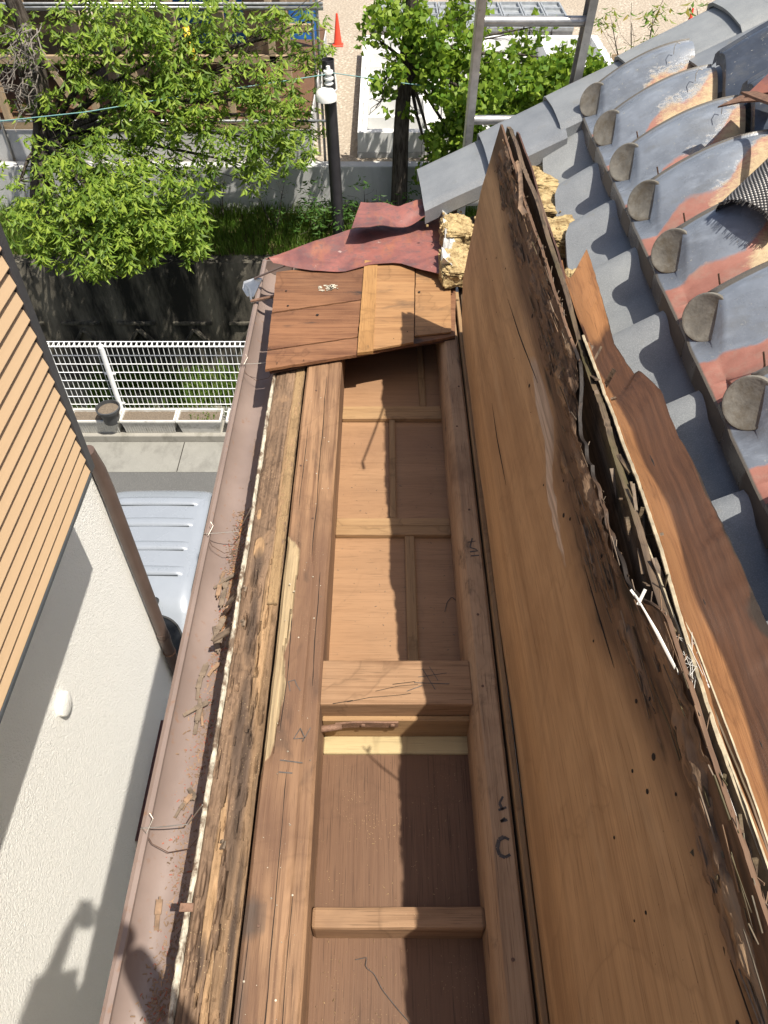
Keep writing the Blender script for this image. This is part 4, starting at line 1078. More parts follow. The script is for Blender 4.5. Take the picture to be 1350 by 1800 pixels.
z = atx(298, 1145, XN_ + .045).z
mk('pipe_clip', g_tube([(XN_ + .045, 2.90, z - .008), (XN_ + .045, 2.90, z + .008)], .0435, 18), M['iron'], pip, smooth=True, flat_ang=50)
vc = atx(107, 1237, XN_)
vn = mk('vent_cap', g_lathe([(0, .034), (.050, .034), (.058, .030), (.061, .022), (.061, -.01)], vc, 32, (1, 0, 0)), M['stucco'], nb, smooth=True, flat_ang=40)
mk('window_hood', join(g_box(XN_ - .01, -1.395, 1.72, 2.50, -5.12, -4.90, .006), g_box(XN_ - .01, -1.375, 1.70, 2.52, -4.895, -4.875, .004)), M['maroon'], nb)

# ================================================================ VAN
van = thing('parked_van', 'silver van with ribbed roof parked between the houses', 'van', (-2.27, 4.3, -7.2))
X0, X1, zr_ = -2.86, -1.68, -5.50
cx = (X0 + X1) / 2; hwid = (X1 - X0) / 2
def ring(y, top, wtop, low=-6.95, wl=1.0):
    pr = [(1.0 * wl, low), (1.02 * wl, -6.5), (1.0 * wl, -6.2), (lerp(1, wtop, .85), top - .16), (wtop * .99, top - .06), (wtop * .93, top - .015), (wtop * .80, top)]
    L_ = [Vector((cx + hwid * a, y, z)) for a, z in pr]
    for k in range(1, 24): L_.append(Vector((cx + hwid * lerp(.80 * wtop, -.80 * wtop, k / 24), y, top + .012 * math.sin(math.pi * k / 24))))
    return L_ + [Vector((2 * cx - p.x, p.y, p.z)) for p in reversed(L_[:7])]
SE = [(2.95, -6.35, .86, -6.9, .86), (3.05, -6.20, .92, -6.95, .95), (3.45, -6.10, .95, -6.95, 1), (3.93, -5.60, .93, -6.95, 1), (4.06, -5.53, .915, -6.95, 1), (4.3, zr_ - .005, .91, -6.95, 1), (4.8, zr_, .91, -6.95, 1), (5.2, zr_ - .005, .905, -6.95, 1), (5.36, zr_ - .025, .89, -6.95, 1), (5.46, zr_ - .10, .86, -6.95, .99), (5.78, -6.2, .90, -6.95, .96), (5.9, -6.4, .85, -6.9, .86)]
secs = [ring(*e) for e in SE]
V, Fc = g_loft(secs); m = len(secs[0]); Fc.append(tuple(range(m))); Fc.append(tuple(reversed([(len(secs) - 1) * m + k for k in range(m)])))
mk('body', (V, Fc), M['van'], van, smooth=True, flat_ang=60)
rw = hwid * .80
for y in (4.34, 4.64, 4.94, 5.22):
    mk('roof_rib', g_loft([[Vector((cx + x, y + dy, zr_ + .012 * math.cos(min(1, abs(x) / (hwid * .728)) * math.pi / 2) + dz * sstep(rw * .90, rw * .80, abs(x)) - .012 * sstep(rw * .80, rw * .92, abs(x)))) for dy, dz in ((-.056, -.012), (-.046, .009), (-.02, .014), (0, .015), (.02, .014), (.044, .009), (.054, -.012))] for x in [lerp(-rw, rw, k / 24) for k in range(25)]]), M['van'], van, smooth=True)
for y in (4.34, 4.64, 4.94, 5.22):
    mk('rib_groove', g_box(cx - rw * .80, cx + rw * .80, y - .064, y - .059, zr_ - .004, zr_ + .0128), M['flash'], van)
gp = []
for a_ in [k * math.pi / 40 for k in range(41)]:
    gx = math.cos(a_); gy = math.sin(a_); gx = math.copysign(abs(gx) ** .45, gx); gy = abs(gy) ** .5
    t_ = .05 + .86 * gy; gp.append(Vector((cx + hwid * .82 * gx, lerp(3.47, 3.96, t_), lerp(-6.08, -5.575, t_) + .022)))
mk('windscreen', g_prism(gp, (0, .006, -.006)), M['glass'], van)
mk('windscreen_seal', g_tube(gp, .012, 6), M['rubber'], van, smooth=True)
for sd in (-1, 1):
    mk('roof_gutter', g_tube([(cx + sd * hwid * .905, y, zr_ - .035 - (.06 if y < 4.1 else 0)) for y in (3.96, 4.15, 4.6, 5.0, 5.34)], .014, 6), M['rubber'], van, smooth=True)
mk('washer_nozzle', g_lathe([(0, .018), (.035, .014), (.05, 0)], (atz(270, 1057, -5.52)), 16), M['rubber'], van)
for sd in (-1, 1):
    xs = cx + sd * hwid * 1.0
    mk('side_window', g_loft([[Vector((cx + sd * hwid * lerp(1.004, .952, t), lerp(y0_, y1_, t), lerp(-6.16, -5.70, t))) for t in (0, .5, 1)] for y0_, y1_ in ((3.62, 3.98), (4.5, 4.5))], .005), M['glass'], van)
    mk('side_window', g_loft([[Vector((cx + sd * hwid * lerp(1.004, .952, t), y, lerp(-6.16, -5.70, t))) for t in (0, .5, 1)] for y in (4.58, 5.35)], .005), M['glass'], van)
    mk('headlight', g_lathe([(0, .03), (.07, .02), (.085, -.02)], (cx + sd * hwid * .72, 2.99, -6.52), 16, (0, -1, .1)), M['chrome'], van, smooth=True)
    mk('mirror', g_box(xs + sd * .03 - .04, xs + sd * .03 + .08 * sd + .04, 3.52, 3.60, -6.05, -5.88, .02, 2), M['rubber'], van, smooth=True)
    for yw in (3.4, 5.4):
        wh = mk('wheel', g_lathe([(.12, .075), (.20, .08), (.265, .06), (.275, 0), (.265, -.06), (.20, -.08), (.12, -.075)], (cx + sd * hwid * .92, yw, -6.925), 28, (1, 0, 0)), M['rubber'], van, smooth=True)
        mk('hub', g_lathe([(0, .078), (.06, .08), (.12, .072), (.12, -.072), (.06, -.08), (0, -.078)], (cx + sd * hwid * .92, yw, -6.925), 20, (1, 0, 0)), M['steel'], wh, smooth=True)

# ================================================================ FENCE, PLANTERS, POT
fen = thing('mesh_fence', 'white wire mesh fence along the canal', 'fence', (-3, 8.35, -7.08))
YF = 8.33; zt, zbt = -5.83, -6.93
fx0, fx1 = -6.2, 1.4
for px in (-5.72, -3.70, -1.68, .34):
    po = mk('post', g_tube([(px, YF - .04, -7.10), (px, YF - .04, -5.80)], .036, 16), M['fence'], fen, smooth=True, flat_ang=50)
    mk('post_cap', g_lathe([(.038, -.02), (.038, .01), (.025, .028), (0, .032)], (px, YF - .04, -5.80), 14), M['fence'], po, smooth=True)
    for zc in (-6.25, -6.75):
        mk('clamp', g_box(px - .075, px + .075, YF - .03, YF - .012, zc - .012, zc + .012, .004), M['fence'], po)
nh = 8
hw_ = mk('horizontal_wire', g_tube([(fx0, YF, zbt), (fx1, YF, zbt)], .0065, 6), M['fence'], fen)
for k in range(1, nh + 1): dup(hw_, (0, 0, (zt - zbt) * k / nh), fen)
dup(hw_, (0, -.05, zt - zbt + .045), fen); dup(hw_, (0, .05, zt - zbt + .045), fen)
vw = mk('vertical_wire', g_tube([(fx0 + .03, YF + .006, zbt - .02), (fx0 + .03, YF + .006, zt), (fx0 + .03, YF - .05, zt + .045), (fx0 + .03, YF + .05, zt + .047), (fx0 + .03, YF + .01, zt)], .0048, 5), M['fence'], fen)
k = 1
while fx0 + .03 + .068 * k < fx1: dup(vw, (.068 * k, 0, 0), fen); k += 1

def planter(x0, x1, label, mat='planter', ribs=True, soil=True):
    y0, y1, z0, h = 8.02, 8.27, -7.08, .25
    t = thing('planter', label, 'planter', ((x0 + x1) / 2, (y0 + y1) / 2, z0))
    tp = .035
    def rect(ins, z): return [Vector((x0 + ins, y0 + ins, z)), Vector((x1 - ins, y0 + ins, z)), Vector((x1 - ins, y1 - ins, z)), Vector((x0 + ins, y1 - ins, z))]
    lev = [(tp, z0), (.0, z0 + h - .03), (-.015, z0 + h - .03), (-.015, z0 + h), (.012, z0 + h), (.014, z0 + h - .05)]
    V = [p for i, z in lev for p in rect(i, z)]; Fc = [(3, 2, 1, 0)]
    for a in range(len(lev) - 1):
        for k in range(4): Fc.append((a * 4 + k, a * 4 + (k + 1) % 4, a * 4 + 4 + (k + 1) % 4, a * 4 + 4 + k))
    mk('tub', (V, Fc), M[mat], t)
    if ribs:
        n = int((x1 - x0) / .035)
        for k in range(n):
            x = x0 + .03 + (x1 - x0 - .06) * k / (n - 1)
            mk('rib', g_bar((x, y0 + tp - .002, z0 + .01), (x, y0 - .003, z0 + h - .032), .010, .010, (1, 0, 0)), M[mat], t)
    mk('soil', g_loft([[Vector((lerp(x0 + .013, x1 - .013, i / 14), lerp(y0 + .013, y1 - .013, j / 6), z0 + h - .035 + .012 * nz((i, j, x0), .8))) for j in range(7)] for i in range(15)]), M['soil'], t, smooth=True)
    return t
def xf(u, v): return atz(u, v, -6.95).x
planter(xf(128, 745), xf(212, 745), 'ribbed planter box behind the dark round pot')
planter(xf(217, 745), xf(310, 745), 'longest ribbed planter box, right of the dark pot')
planter(xf(315, 745), xf(390, 745), 'smooth short planter with green seedlings', ribs=False)
planter(xf(402, 745), xf(470, 745), 'last planter box, half hidden behind the gutter', ribs=False)
pc = Vector((xf(203, 740), 8.06, -6.90))
pot = thing('plant_pot', 'dark round plant pot standing in front of the fence post', 'pot', pc)
mk('pot', g_lathe([(0, 0), (.105, 0), (.135, .20), (.160, .20), (.165, .245), (.148, .25), (.138, .19), (0, .19)], pc + Vector((0, 0, .03)), 32), M['pot'], pot, smooth=True, flat_ang=35)
mk('soil', g_lathe([(0, .205), (.09, .212), (.139, .203)], pc + Vector((0, 0, .03)), 24), M['soil'], pot, smooth=True)

# ================================================================ POLE AND CABLE
yp = 12.6
pb, pt = aty(598, 408, yp), aty(576, 104, yp)
pb.z = -6.72; pb.x = lerp(pb.x, pt.x, .3); pb.y += .0
pole = thing('utility_pole', 'black steel pole with white insulators on the grass bank', 'pole', pb)
mk('shaft', g_tube([pb, pt], [.105, .095], 24, False), M['polepaint'], pole, smooth=True)
mk('pole_rim', g_lathe([(.097, -.02), (.099, 0), (.088, 0), (.086, -.3), (0, -.3)], pt, 24), M['polepaint'], pole, smooth=True, flat_ang=40)
ci = aty(577, 128, yp - .13)
ins = mk('insulator', g_lathe([(.03, -.17), (.06, -.16), (.072, -.14), (.05, -.12), (.05, -.10), (.075, -.085), (.075, -.06), (.05, -.045), (.05, -.02), (.075, 0), (.07, .03), (.035, .04), (.03, .09), (0, .09)], ci, 20), M['ceramic'], pole, smooth=True, flat_ang=50)
ch = aty(573, 168, yp - .15)
mk('lamp_hood', g_lathe([(.165, -.06), (.165, 0), (.14, .07), (.08, .11), (0, .125)], ch, 24), M['ceramic'], pole, smooth=True, flat_ang=50)
mk('insulator_wire', g_tube(resample([ci + Vector((-.09, 0, 0)), ci + Vector((-.12, -.03, -.18)), ci + Vector((.0, -.08, -.30)), ci + Vector((.12, -.03, -.22)), ci + Vector((.10, 0, -.02))], 12), .012, 5), M['ceramic'], pole)
def cablept(u, v, y): return aty(u, v, y)
pts = [(-200, 236, 10.2), (0, 213, 10.7), (150, 197, 11.1), (300, 172, 11.6), (450, 150, 12.0), (572, 131, 12.42)]
tag(mk('overhead_cable', g_tube([cablept(*p) for p in pts], .0075, 6), M['cable']), 'thin teal cable crossing the leafy tree to the pole', 'cable')
pts = [(584, 128, 12.5), (700, 145, 12.6), (820, 160, 12.7), (940, 170, 12.8), (1100, 180, 12.9), (1500, 190, 13.2)]
tag(mk('overhead_cable', g_tube([cablept(*p) for p in pts], .0075, 6), M['cable']), 'thin teal cable running behind the ladder past the ginkgo', 'cable')

# ================================================================ BUILDING SITE
ZS = -5.72
fr = thing('timber_house_frame', 'unfinished timber house frame with bare posts behind the leafy tree', 'house frame', (-5, 15, ZS))
mk('foundation', g_box(-11, -1.30, 13.80, 19.5, ZS - .1, -5.17, .01), M['lightwall'], fr)
mk('sill', g_box(-11, -1.28, 13.84, 13.98, -5.168, -5.04, .005), M['lumber_x'], fr)
mk('floor_sheet', g_box(-11, -1.32, 13.99, 19.4, -5.168, -5.05), M['ply_brown'], fr)
mk('shade_deck', g_box(-11, -1.3, 13.9, 19.5, -2.2, -2.1), M['lumber_x'], fr)  # unseen deck added overhead to shade the inside of the frame
random.seed(2)
x = -10.4
while x < -1.3:
    mk('post', g_box(x - .055, x + .055, 13.85, 13.96, -5.039, -2.2, .004), M['lumber'], fr)
    x += .78
for y in (15.6, 17.4, 19.2):
    x = -10.2
    while x < -1.4:
        mk('post', g_box(x - .06, x + .06, y - .06, y + .06, -5.049, -2.2, .004), M['lumber'], fr); x += 1.05 + .25 * rnd()
for x0, x1, y in ((-10.9, -8.9, 15.7), (-7.6, -6.2, 17.5), (-5.2, -3.9, 15.7), (-3.2, -1.9, 17.5), (-9.5, -7, 19.3), (-6, -2.2, 19.3)):
    mk('wall_sheet', g_box(x0, x1, y, y + .02, -5.049, -2.4), M['lumber'], fr)
for y in (13.9, 15.6, 17.4): mk('rail_beam', g_box(-11, -1.3, y - .05, y + .05, -4.15, -4.03, .004), M['lumber_x'], fr)
for a, b in (((-9.8, 13.9, -5.0), (-8.6, 13.9, -3.0)), ((-6.0, 13.9, -3.0), (-5.2, 13.9, -5.0)), ((-3.0, 13.93, -5.0), (-2.2, 13.93, -2.8)), ((-2.5, 15.6, -5.0), (-1.6, 15.6, -2.8))):
    mk('brace', g_bar(a, b, .10, .04, (0, 1, 0)), M['lumber'], fr)
mk('window_sheet', g_box(-4.5, -2.6, 16.2, 16.22, -4.5, -3.2), M['tarp'], fr)
mk('window_sheet', g_box(-2.2, -1.35, 17.9, 17.92, -4.9, -3.0), M['tarp'], fr)
sca = thing('scaffold', 'grey pipe scaffold along the timber house frame', 'scaffold', (-5, 13.75, ZS))
for z in (-3.28, -3.33, -5.0):
    mk('rail', g_tube([(-11, 13.76, z), (-.95, 13.76, z)], .024, 8), M['pipe'], sca, smooth=True)
for x in (-9.0, -6.6, -4.4, -1.05):
    mk('upright', g_tube([(x, 13.78, ZS), (x, 13.78, -1.6)], .024, 8), M['pipe'], sca, smooth=True)
mk('upright', g_tube([(-1.16, 14.1, ZS), (-1.16, 14.1, -1.6)], .024, 8), M['pipe'], sca, smooth=True)
mk('plank', g_box(-11, -.95, 13.8, 13.83, -3.38, -3.34), M['pipe'], sca)
yt = aty(338, 100, 13.78)
tag(mk('yellow_sleeve', g_tube([yt + Vector((.03, 0, -.26)), yt + Vector((-.03, 0, .42))], .055, 12), M['yellow'], smooth=True), 'yellow protective sleeve on a pipe seen through leaves', 'sleeve')

fd = thing('house_foundation', 'new white concrete foundation walls with open bays', 'foundation', (2.2, 16.8, ZS))
mk('slab', g_box(-.48, 4.85, 14.0, 19.6, ZS - .1, -5.62), M['lightwall'], fd)
def fw(x0, x1, y0, y1, zt_=-5.28): mk('foundation_wall', g_box(x0, x1, y0, y1, -5.62 + .0005, zt_, .006), M['whiteconc'], fd)
fw(-.47, -.30, 14.01, 19.59); fw(4.68, 4.84, 14.01, 19.59); fw(-.298, 4.678, 14.012, 14.17); fw(-.298, 4.678, 19.43, 19.588)
for y in (15.7, 17.5): fw(-.298, 4.678, y, y + .15, -5.283)
for y in (14.75, 16.55, 18.4): fw(-.298, .748, y, y + .12, -5.29)
for x in (.75, 2.2, 3.5): 
    for y0, y1 in ((14.172, 15.698), (15.852, 17.498), (17.652, 19.428)): fw(x, x + .15, y0, y1, -5.286)
random.seed(6)
bolts = []
for k in range(26):
    x = -.38 if k % 2 else 4.76; y = 14.2 + 5.2 * k / 26
    mk('anchor_bolt', g_tube([(x, y, -5.29), (x, y, -5.20)], .008, 5), M['steel'], fd)
for k in range(9):
    x0 = -.2 + .52 * k
    o = thing('steel_formwork', 'grey ribbed steel form panel lying behind the white foundation', 'formwork', (x0 + .25, 21.3, ZS), 'steel form panels behind the foundation')
    mk('face', g_box(x0, x0 + .50, 20.4, 22.6, -5.42, -5.40), M['form'], o)
    for y in (20.4, 20.95, 21.5, 22.05, 22.55): mk('rib', g_box(x0, x0 + .50, y, y + .05, -5.3995, -5.34), M['form'], o)
    for x in (x0, x0 + .46): mk('rib', g_box(x, x + .04, 20.451, 22.549, -5.3995, -5.335), M['form'], o)
    mk('stack_base', g_box(x0 + .01, x0 + .49, 20.42, 22.58, ZS, -5.4205), M['form'], o)
# boards and cones
for x0, x1, y, lab in ((5.0, 6.6, 18.6, 'upright orange form board beside the white foundation'), (5.0, 7.4, 17.4, 'low timber form board on the gravel right of the foundation'), (7.6, 9.4, 19.0, 'timber board edging the gravel at upper right')):
    tag(mk('form_board', g_box(x0, x1, y, y + .03, ZS, -5.38, .003), M['lumber_x']), lab, 'board')
def cone(u, v, label, ht=.66, lean=0):
    b = atz(u, v, ZS); t = thing('traffic_cone', label, 'cone', b)
    mk('base', g_box(b.x - .13, b.x + .13, b.y - .13, b.y + .13, ZS, ZS + .03, .012), M['cone'], t)
    mk('body', g_tube([b + Vector((0, 0, .03)), b + Vector((0, 0, .06)), b + Vector((lean, 0, ht))], [.105, .095, .022], 20), M['cone'], t, smooth=True, flat_ang=50)
cone(594, 80, 'red traffic cone beside the black pole')
cone(1203, 74, 'red traffic cone on the pale gravel above the tiles', .7)
tag(mk('red_net_bundle', join(*[g_tube(resample([atz(1320 + random.gauss(0, 14), 48 + random.gauss(0, 6), ZS + .1 + .12 * rnd()) for _ in range(4)], 9), .03, 5) for _ in range(14)]), M['cone']), 'bundle of red netting on the gravel at upper right', 'netting')
tag(mk('dark_sheet_pile', g_prism([atz(u, v, ZS + .35) for u, v in ((1290, 20), (1360, -20), (1500, 0), (1500, 60), (1330, 40))], (0, 0, -.34)), M['form']), 'grey covered pile on the gravel at the upper corner', 'pile')

# ================================================================ VEGETATION
def leafV(V, Fc, b, d, side, L, W, fold=.25):
    n = d.cross(side).normalized(); k = len(V)
    V += [b, b + d * L * .45 + side * W * .5 + n * fold * W, b + d * L * .42, b + d * L * .45 - side * W * .5 + n * fold * W, b + d * L - n * L * .12]
    Fc += [(k, k + 1, k + 2), (k, k + 2, k + 3), (k + 1, k + 4, k + 2), (k + 2, k + 4, k + 3)]
def rdir():
    while True:
        v = Vector((rnd() * 2 - 1, rnd() * 2 - 1, rnd() * 2 - 1))
        if .05 < v.length < 1: return v.normalized()
def cluster(V, Fc, c, n, L, W, droop):
    a0 = rnd() * 6.28
    for k in range(n):
        a = a0 + 6.28 * k / n + rnd() * .5
        d = Vector((math.cos(a), math.sin(a), -droop * (.5 + rnd()))).normalized()
        side = d.cross(Vector((0, 0, 1)) + rdir() * .35).normalized()
        l = L * (.5 + .8 * rnd())
        leafV(V, Fc, c + d * l * .12 + rdir() * L * .25, d, side, l, W * l / L)
def fan(V, Fc, b, d, side, S):
    k = len(V)
    V += [b, b + d * S * .75 + side * S * .55, b + d * S * .92, b + d * S * .75 - side * S * .55]
    Fc += [(k, k + 1, k + 2), (k, k + 2, k + 3)]
def blobs_to_crown(blobs, per, clus):
    V, Fc = [], []; cents = []
    for (u, v, y, rp, dens) in blobs:
        c = aty(u, v, y); dep = Vector((0, CP, -SP)).dot(c); r_ = rp / F * dep
        n = int(per * dens * (rp / 60.0) ** 2)
        cents.append((c, r_))
        for k in range(n):
            d = rdir() * (rnd() ** .45) * r_
            d.y *= 1.15; d.z *= .85
            if nz(c + d, 3.0 / max(r_, .4)) < -.10 or nz(c + d + Vector((9, 0, 0)), 2.4) < -.16: continue
            clus(V, Fc, c + d)
    return (V, Fc), cents
def limbs(base, cents, r0, crook=.12):
    gsx = []
    for c, r_ in cents:
        a = base + Vector((0, 0, 0)); mid = a.lerp(c, .5) + Vector((rnd() - .5, rnd() - .5, .25 + rnd() * .3)) * crook * (c - a).length
        P = resample([a, a.lerp(mid, .5), mid, mid.lerp(c, .6), c], 9)
        gsx.append(g_tube(P, [lerp(r0, r0 * .16, k / 8) for k in range(9)], 6))
        for q in range(5):
            e = c + rdir() * r_ * .9; s0 = P[random.choice((5, 6, 7))]
            gsx.append(g_tube([s0, s0.lerp(e, .5) + rdir() * .06, e], [r0 * .18, r0 * .11, .004], 4))
    return join(*gsx)
random.seed(31)
# leafy tree at left
tb = aty(82, 360, 12.75); tb.z = -6.62
tree = thing('leafy_tree', 'large leafy tree with drooping bright leaves at left', 'tree', tb)
BL = [(150, 40, 12.4, 66, .8), (255, 60, 12.0, 82, 1.1), (370, 50, 12.3, 72, .7), (470, 60, 12.3, 60, .6), (455, 150, 11.9, 70, .8), (150, 120, 12.3, 60, .6), (560, 30, 12.9, 40, .4), (300, 170, 11.8, 95, 1.2), (200, 150, 12.1, 70, .6),
      (420, 220, 11.6, 75, 1.1), (500, 250, 12.2, 58, 1.1), (515, 170, 12.9, 45, .6), (230, 250, 11.6, 80, .75), (110, 260, 12.0, 66, .6), (70, 170, 12.4, 60, .4), (150, 330, 11.0, 85, 1.1), (245, 350, 10.6, 95, 1.5), (310, 400, 10.4, 66, 1.5), (190, 410, 10.2, 85, 1.4), (90, 400, 10.6, 75, 1.2), (330, 310, 11.2, 60, .9),
      (20, 60, 12.6, 60, .5), (555, 215, 13.1, 34, .5), (545, 90, 13.1, 42, .5), (440, 290, 11.3, 45, .9), (30, 330, 11.5, 55, .7), (160, 455, 9.9, 34, .5), (230, 445, 10.0, 30, .5)]
g, cents = blobs_to_crown(BL, 230, lambda V, Fc, c: cluster(V, Fc, c, random.choice((5, 6, 7, 8)), random.choice((.11, .14, .16)), .046, .8))
tag(mk('crown', g, M['leaf'], tree), kind='stuff')
tp = aty(60, 90, 12.9)
mk('trunk', g_tube(resample([tb, tb + Vector((-.05, 0, .8)), aty(78, 210, 12.8), tp, tp + Vector((-.2, .1, 1.2))], 12), [.21, .19, .18, .17, .17, .16, .15, .14, .13, .12, .11, .10], 12), M['bark'], tree, smooth=True)
mk('branches', limbs(aty(75, 250, 12.8), cents, .055), M['bark'], tree, smooth=True)
random.seed(12)
tw = []
for k in range(46):
    a = aty(random.uniform(20, 75), random.uniform(40, 180), 12.2)
    P = [a]
    for q in range(5): P.append(P[-1] + Vector((random.uniform(-.16, .09), random.uniform(-.14, .05), random.uniform(-.16, .10))))
    tw.append(g_tube(P, [.012, .010, .008, .006, .005, .004], 4))
mk('dead_twigs', join(*tw), M['twig'], tree)

# ginkgo
gb = aty(702, 345, 13.15); gb.z = -6.55
gk = thing('ginkgo_tree', 'ginkgo tree with dense small fan leaves behind the ladder', 'tree', gb)
def gclus(V, Fc, c):
    for k in range(9):
        d = (rdir() + Vector((0, 0, -.5))).normalized(); side = d.cross(rdir()).normalized()
        fan(V, Fc, c + rdir() * .075, d, side, .075 + .035 * rnd())
GB = [(770, 70, 12.9, 60, 1.1), (800, 120, 12.8, 75, 1.6), (850, 170, 12.7, 75, 1.6), (740, 120, 12.9, 45, 1.0), (930, 130, 12.9, 62, 1.5), (990, 150, 13.0, 52, 1.5), (1040, 140, 13.1, 42, 1.1), (800, 230, 12.8, 60, 1.5), (770, 300, 12.9, 40, 1.2), (860, 250, 12.6, 50, 1.2), (735, 40, 13.2, 55, .7),
      (700, 110, 12.7, 40, .8), (668, 150, 12.5, 26, .7), (660, 190, 12.4, 20, .7), (720, 200, 12.9, 22, .4), (960, 210, 13, 50, 1.2), (780, 340, 13, 34, .8), (900, 60, 13.6, 34, .4), (690, 30, 13.0, 50, .8), (820, 20, 13.2, 50, .8), (950, 45, 13.4, 36, .6), (890, 200, 12.6, 50, 1.2), (1010, 110, 13.0, 40, .9), (840, 310, 12.9, 40, 1.0), (650, 60, 12.9, 26, .5)]
g, cents = blobs_to_crown(GB, 165, gclus)
tag(mk('crown', g, M['ginkgo'], gk), kind='stuff')
P = resample([gb, aty(704, 250, 13.1), aty(710, 160, 13.05), aty(722, 40, 13.1), aty(730, -60, 13.1)], 12)
mk('trunk', g_tube([p + Vector((.02 * nz((k, 0, 1), .8), 0, 0)) for k, p in enumerate(P)], [.17, .15, .14, .135, .13, .125, .12, .115, .11, .10, .09, .08], 14), M['bark'], gk, smooth=True)
mk('branches', limbs(aty(715, 110, 13.05), cents, .04), M['bark'], gk, smooth=True)

# airy sapling above the tiles, and a branch at the top right
def sprig(name, label, base, blobs, per):
    b = Vector(base); t = thing(name, label, 'tree', b)
    g, ce = blobs_to_crown(blobs, per, lambda V, Fc, c: cluster(V, Fc, c, 5, .15, .045, .55))
    tag(mk('crown', g, M['sprig'], t), kind='stuff')
    mk('trunk', g_tube([b, b.lerp(ce[0][0], .5), ce[0][0]], [.05, .04, .02], 7), M['bark'], t)
    mk('branches', limbs(b.lerp(ce[0][0], .6), ce, .022), M['bark'], t)
sb = aty(1130, 150, 13.6); sb.z = -6.3
sprig('sapling', 'airy yellow-green sapling growing above the glazed tiles', sb, [(1140, 80, 13.3, 42, .55), (1190, 100, 13.2, 32, .6), (1110, 40, 13.4, 34, .35), (1150, 20, 13.5, 30, .3), (1075, 40, 13.4, 26, .25), (1130, 105, 13.2, 30, .6), (1230, 95, 13.2, 16, .4)], 190)
sb = aty(1420, 120, 11.0); sb.z = -7.2
sprig('slender_tree', 'slender tree with dark narrow leaves at the upper right corner', sb, [(1270, 22, 10.6, 30, .4), (1310, 45, 10.5, 34, .5), (1340, 20, 10.6, 30, .5), (1225, 15, 10.8, 22, .3), (1285, 60, 10.5, 16, .4), (1375, 40, 10.8, 40, .6)], 170)

# shrubs on the bank, under the pole
def shrub(label, blobs, per=55):
    u, v, y, rp, _ = blobs[0]; b = aty(u, v, y); b.z = -6.6
    t = thing('shrub', label, 'shrub', b)
    g, ce = blobs_to_crown(blobs, per, lambda V, Fc, c: cluster(V, Fc, c, 5, .12, .035, .3))
    tag(mk('foliage', g, M['bushleaf'], t), kind='stuff')
    mk('stems', limbs(b, ce, .018), M['bark'], t)
shrub('dark green shrub at the foot of the black pole', [(565, 345, 12.9, 45, 1.3), (600, 370, 12.7, 40, 1.3), (540, 385, 12.6, 40, 1.2)], 70)
shrub('dark green shrub between the pole and the ginkgo', [(640, 335, 13.1, 34, 1.3), (665, 365, 12.8, 34, 1.3), (620, 380, 12.6, 34, 1.2)], 70)
shrub('thin shrub against the pale wall, left of the pole', [(480, 365, 12.9, 42, .8), (450, 330, 13.1, 30, .5), (500, 320, 13.1, 30, .6)], 60)
shrub('small sparse shrub against the pale wall under the leafy tree', [(385, 340, 13.2, 28, .6), (350, 360, 13.1, 24, .6), (395, 315, 13.3, 16, .5)], 55)
shrub('low green shrub at the foot of the ginkgo', [(740, 345, 12.9, 34, 1.1), (800, 330, 13.0, 40, 1.2)], 70)
# grass
random.seed(17)
def blades(n, fx, h0, h1, w):
    V, Fc = [], []
    for k in range(n):
        b = fx(); a = rnd() * 6.28; h = random.uniform(h0, h1)
        s_ = Vector((math.cos(a), math.sin(a), 0)) * w; l = Vector((rnd() - .5, rnd() - .5, 0)) * h * .9
        q = len(V); V += [b - s_, b + s_, b + l * .4 + Vector((0, 0, h * .7)) + s_ * .7, b + l * .4 + Vector((0, 0, h * .7)) - s_ * .7, b + l + Vector((0, 0, h))]
        Fc += [(q, q + 1, q + 2, q + 3), (q + 3, q + 2, q + 4)]
    return V, Fc
def bankpt():
    y = 12.25 + rnd() * 1.25; x = random.uniform(-7, 3.0)
    return Vector((x, y, lerp(-6.72, -6.48, (y - 12.2) / 1.35)))
tag(mk('bank_grass', blades(15000, bankpt, .06, .30, .008), M['grass']), 'long green grass on the bank above the canal wall', 'grass', kind='stuff')
def canalpt():
    while True:
        p = Vector((random.uniform(-5.6, -.5), random.choice((random.uniform(8.7, 10.2), random.uniform(10.8, 11.95))), -9.1))
        if nz((p.x, p.y, 0), 1.1) > -.02 or p.y > 11.4: return p
tag(mk('canal_weeds', blades(5200, canalpt, .10, .50, .014), M['grass']), 'weeds growing along the canal bed behind the fence', 'weeds', kind='stuff')
def kerbpt(): return Vector((random.choice((random.uniform(-4.6, -3.9), random.uniform(-2.25, -1.7), random.uniform(-5.3, -1.6))), random.uniform(8.28, 8.45), -7.08))
tag(mk('kerb_weeds', blades(420, kerbpt, .06, .26, .008), M['grass']), 'weeds sprouting along the foot of the white fence', 'weeds', kind='stuff')
sx0, sx1 = xf(335, 745), xf(380, 745)
tag(mk('seedlings', blades(90, lambda: Vector((random.uniform(sx0, sx1), random.uniform(8.06, 8.22), -6.91)), .04, .10, .008), M['grass']), 'green seedlings in the smooth short planter', 'seedlings', kind='stuff')

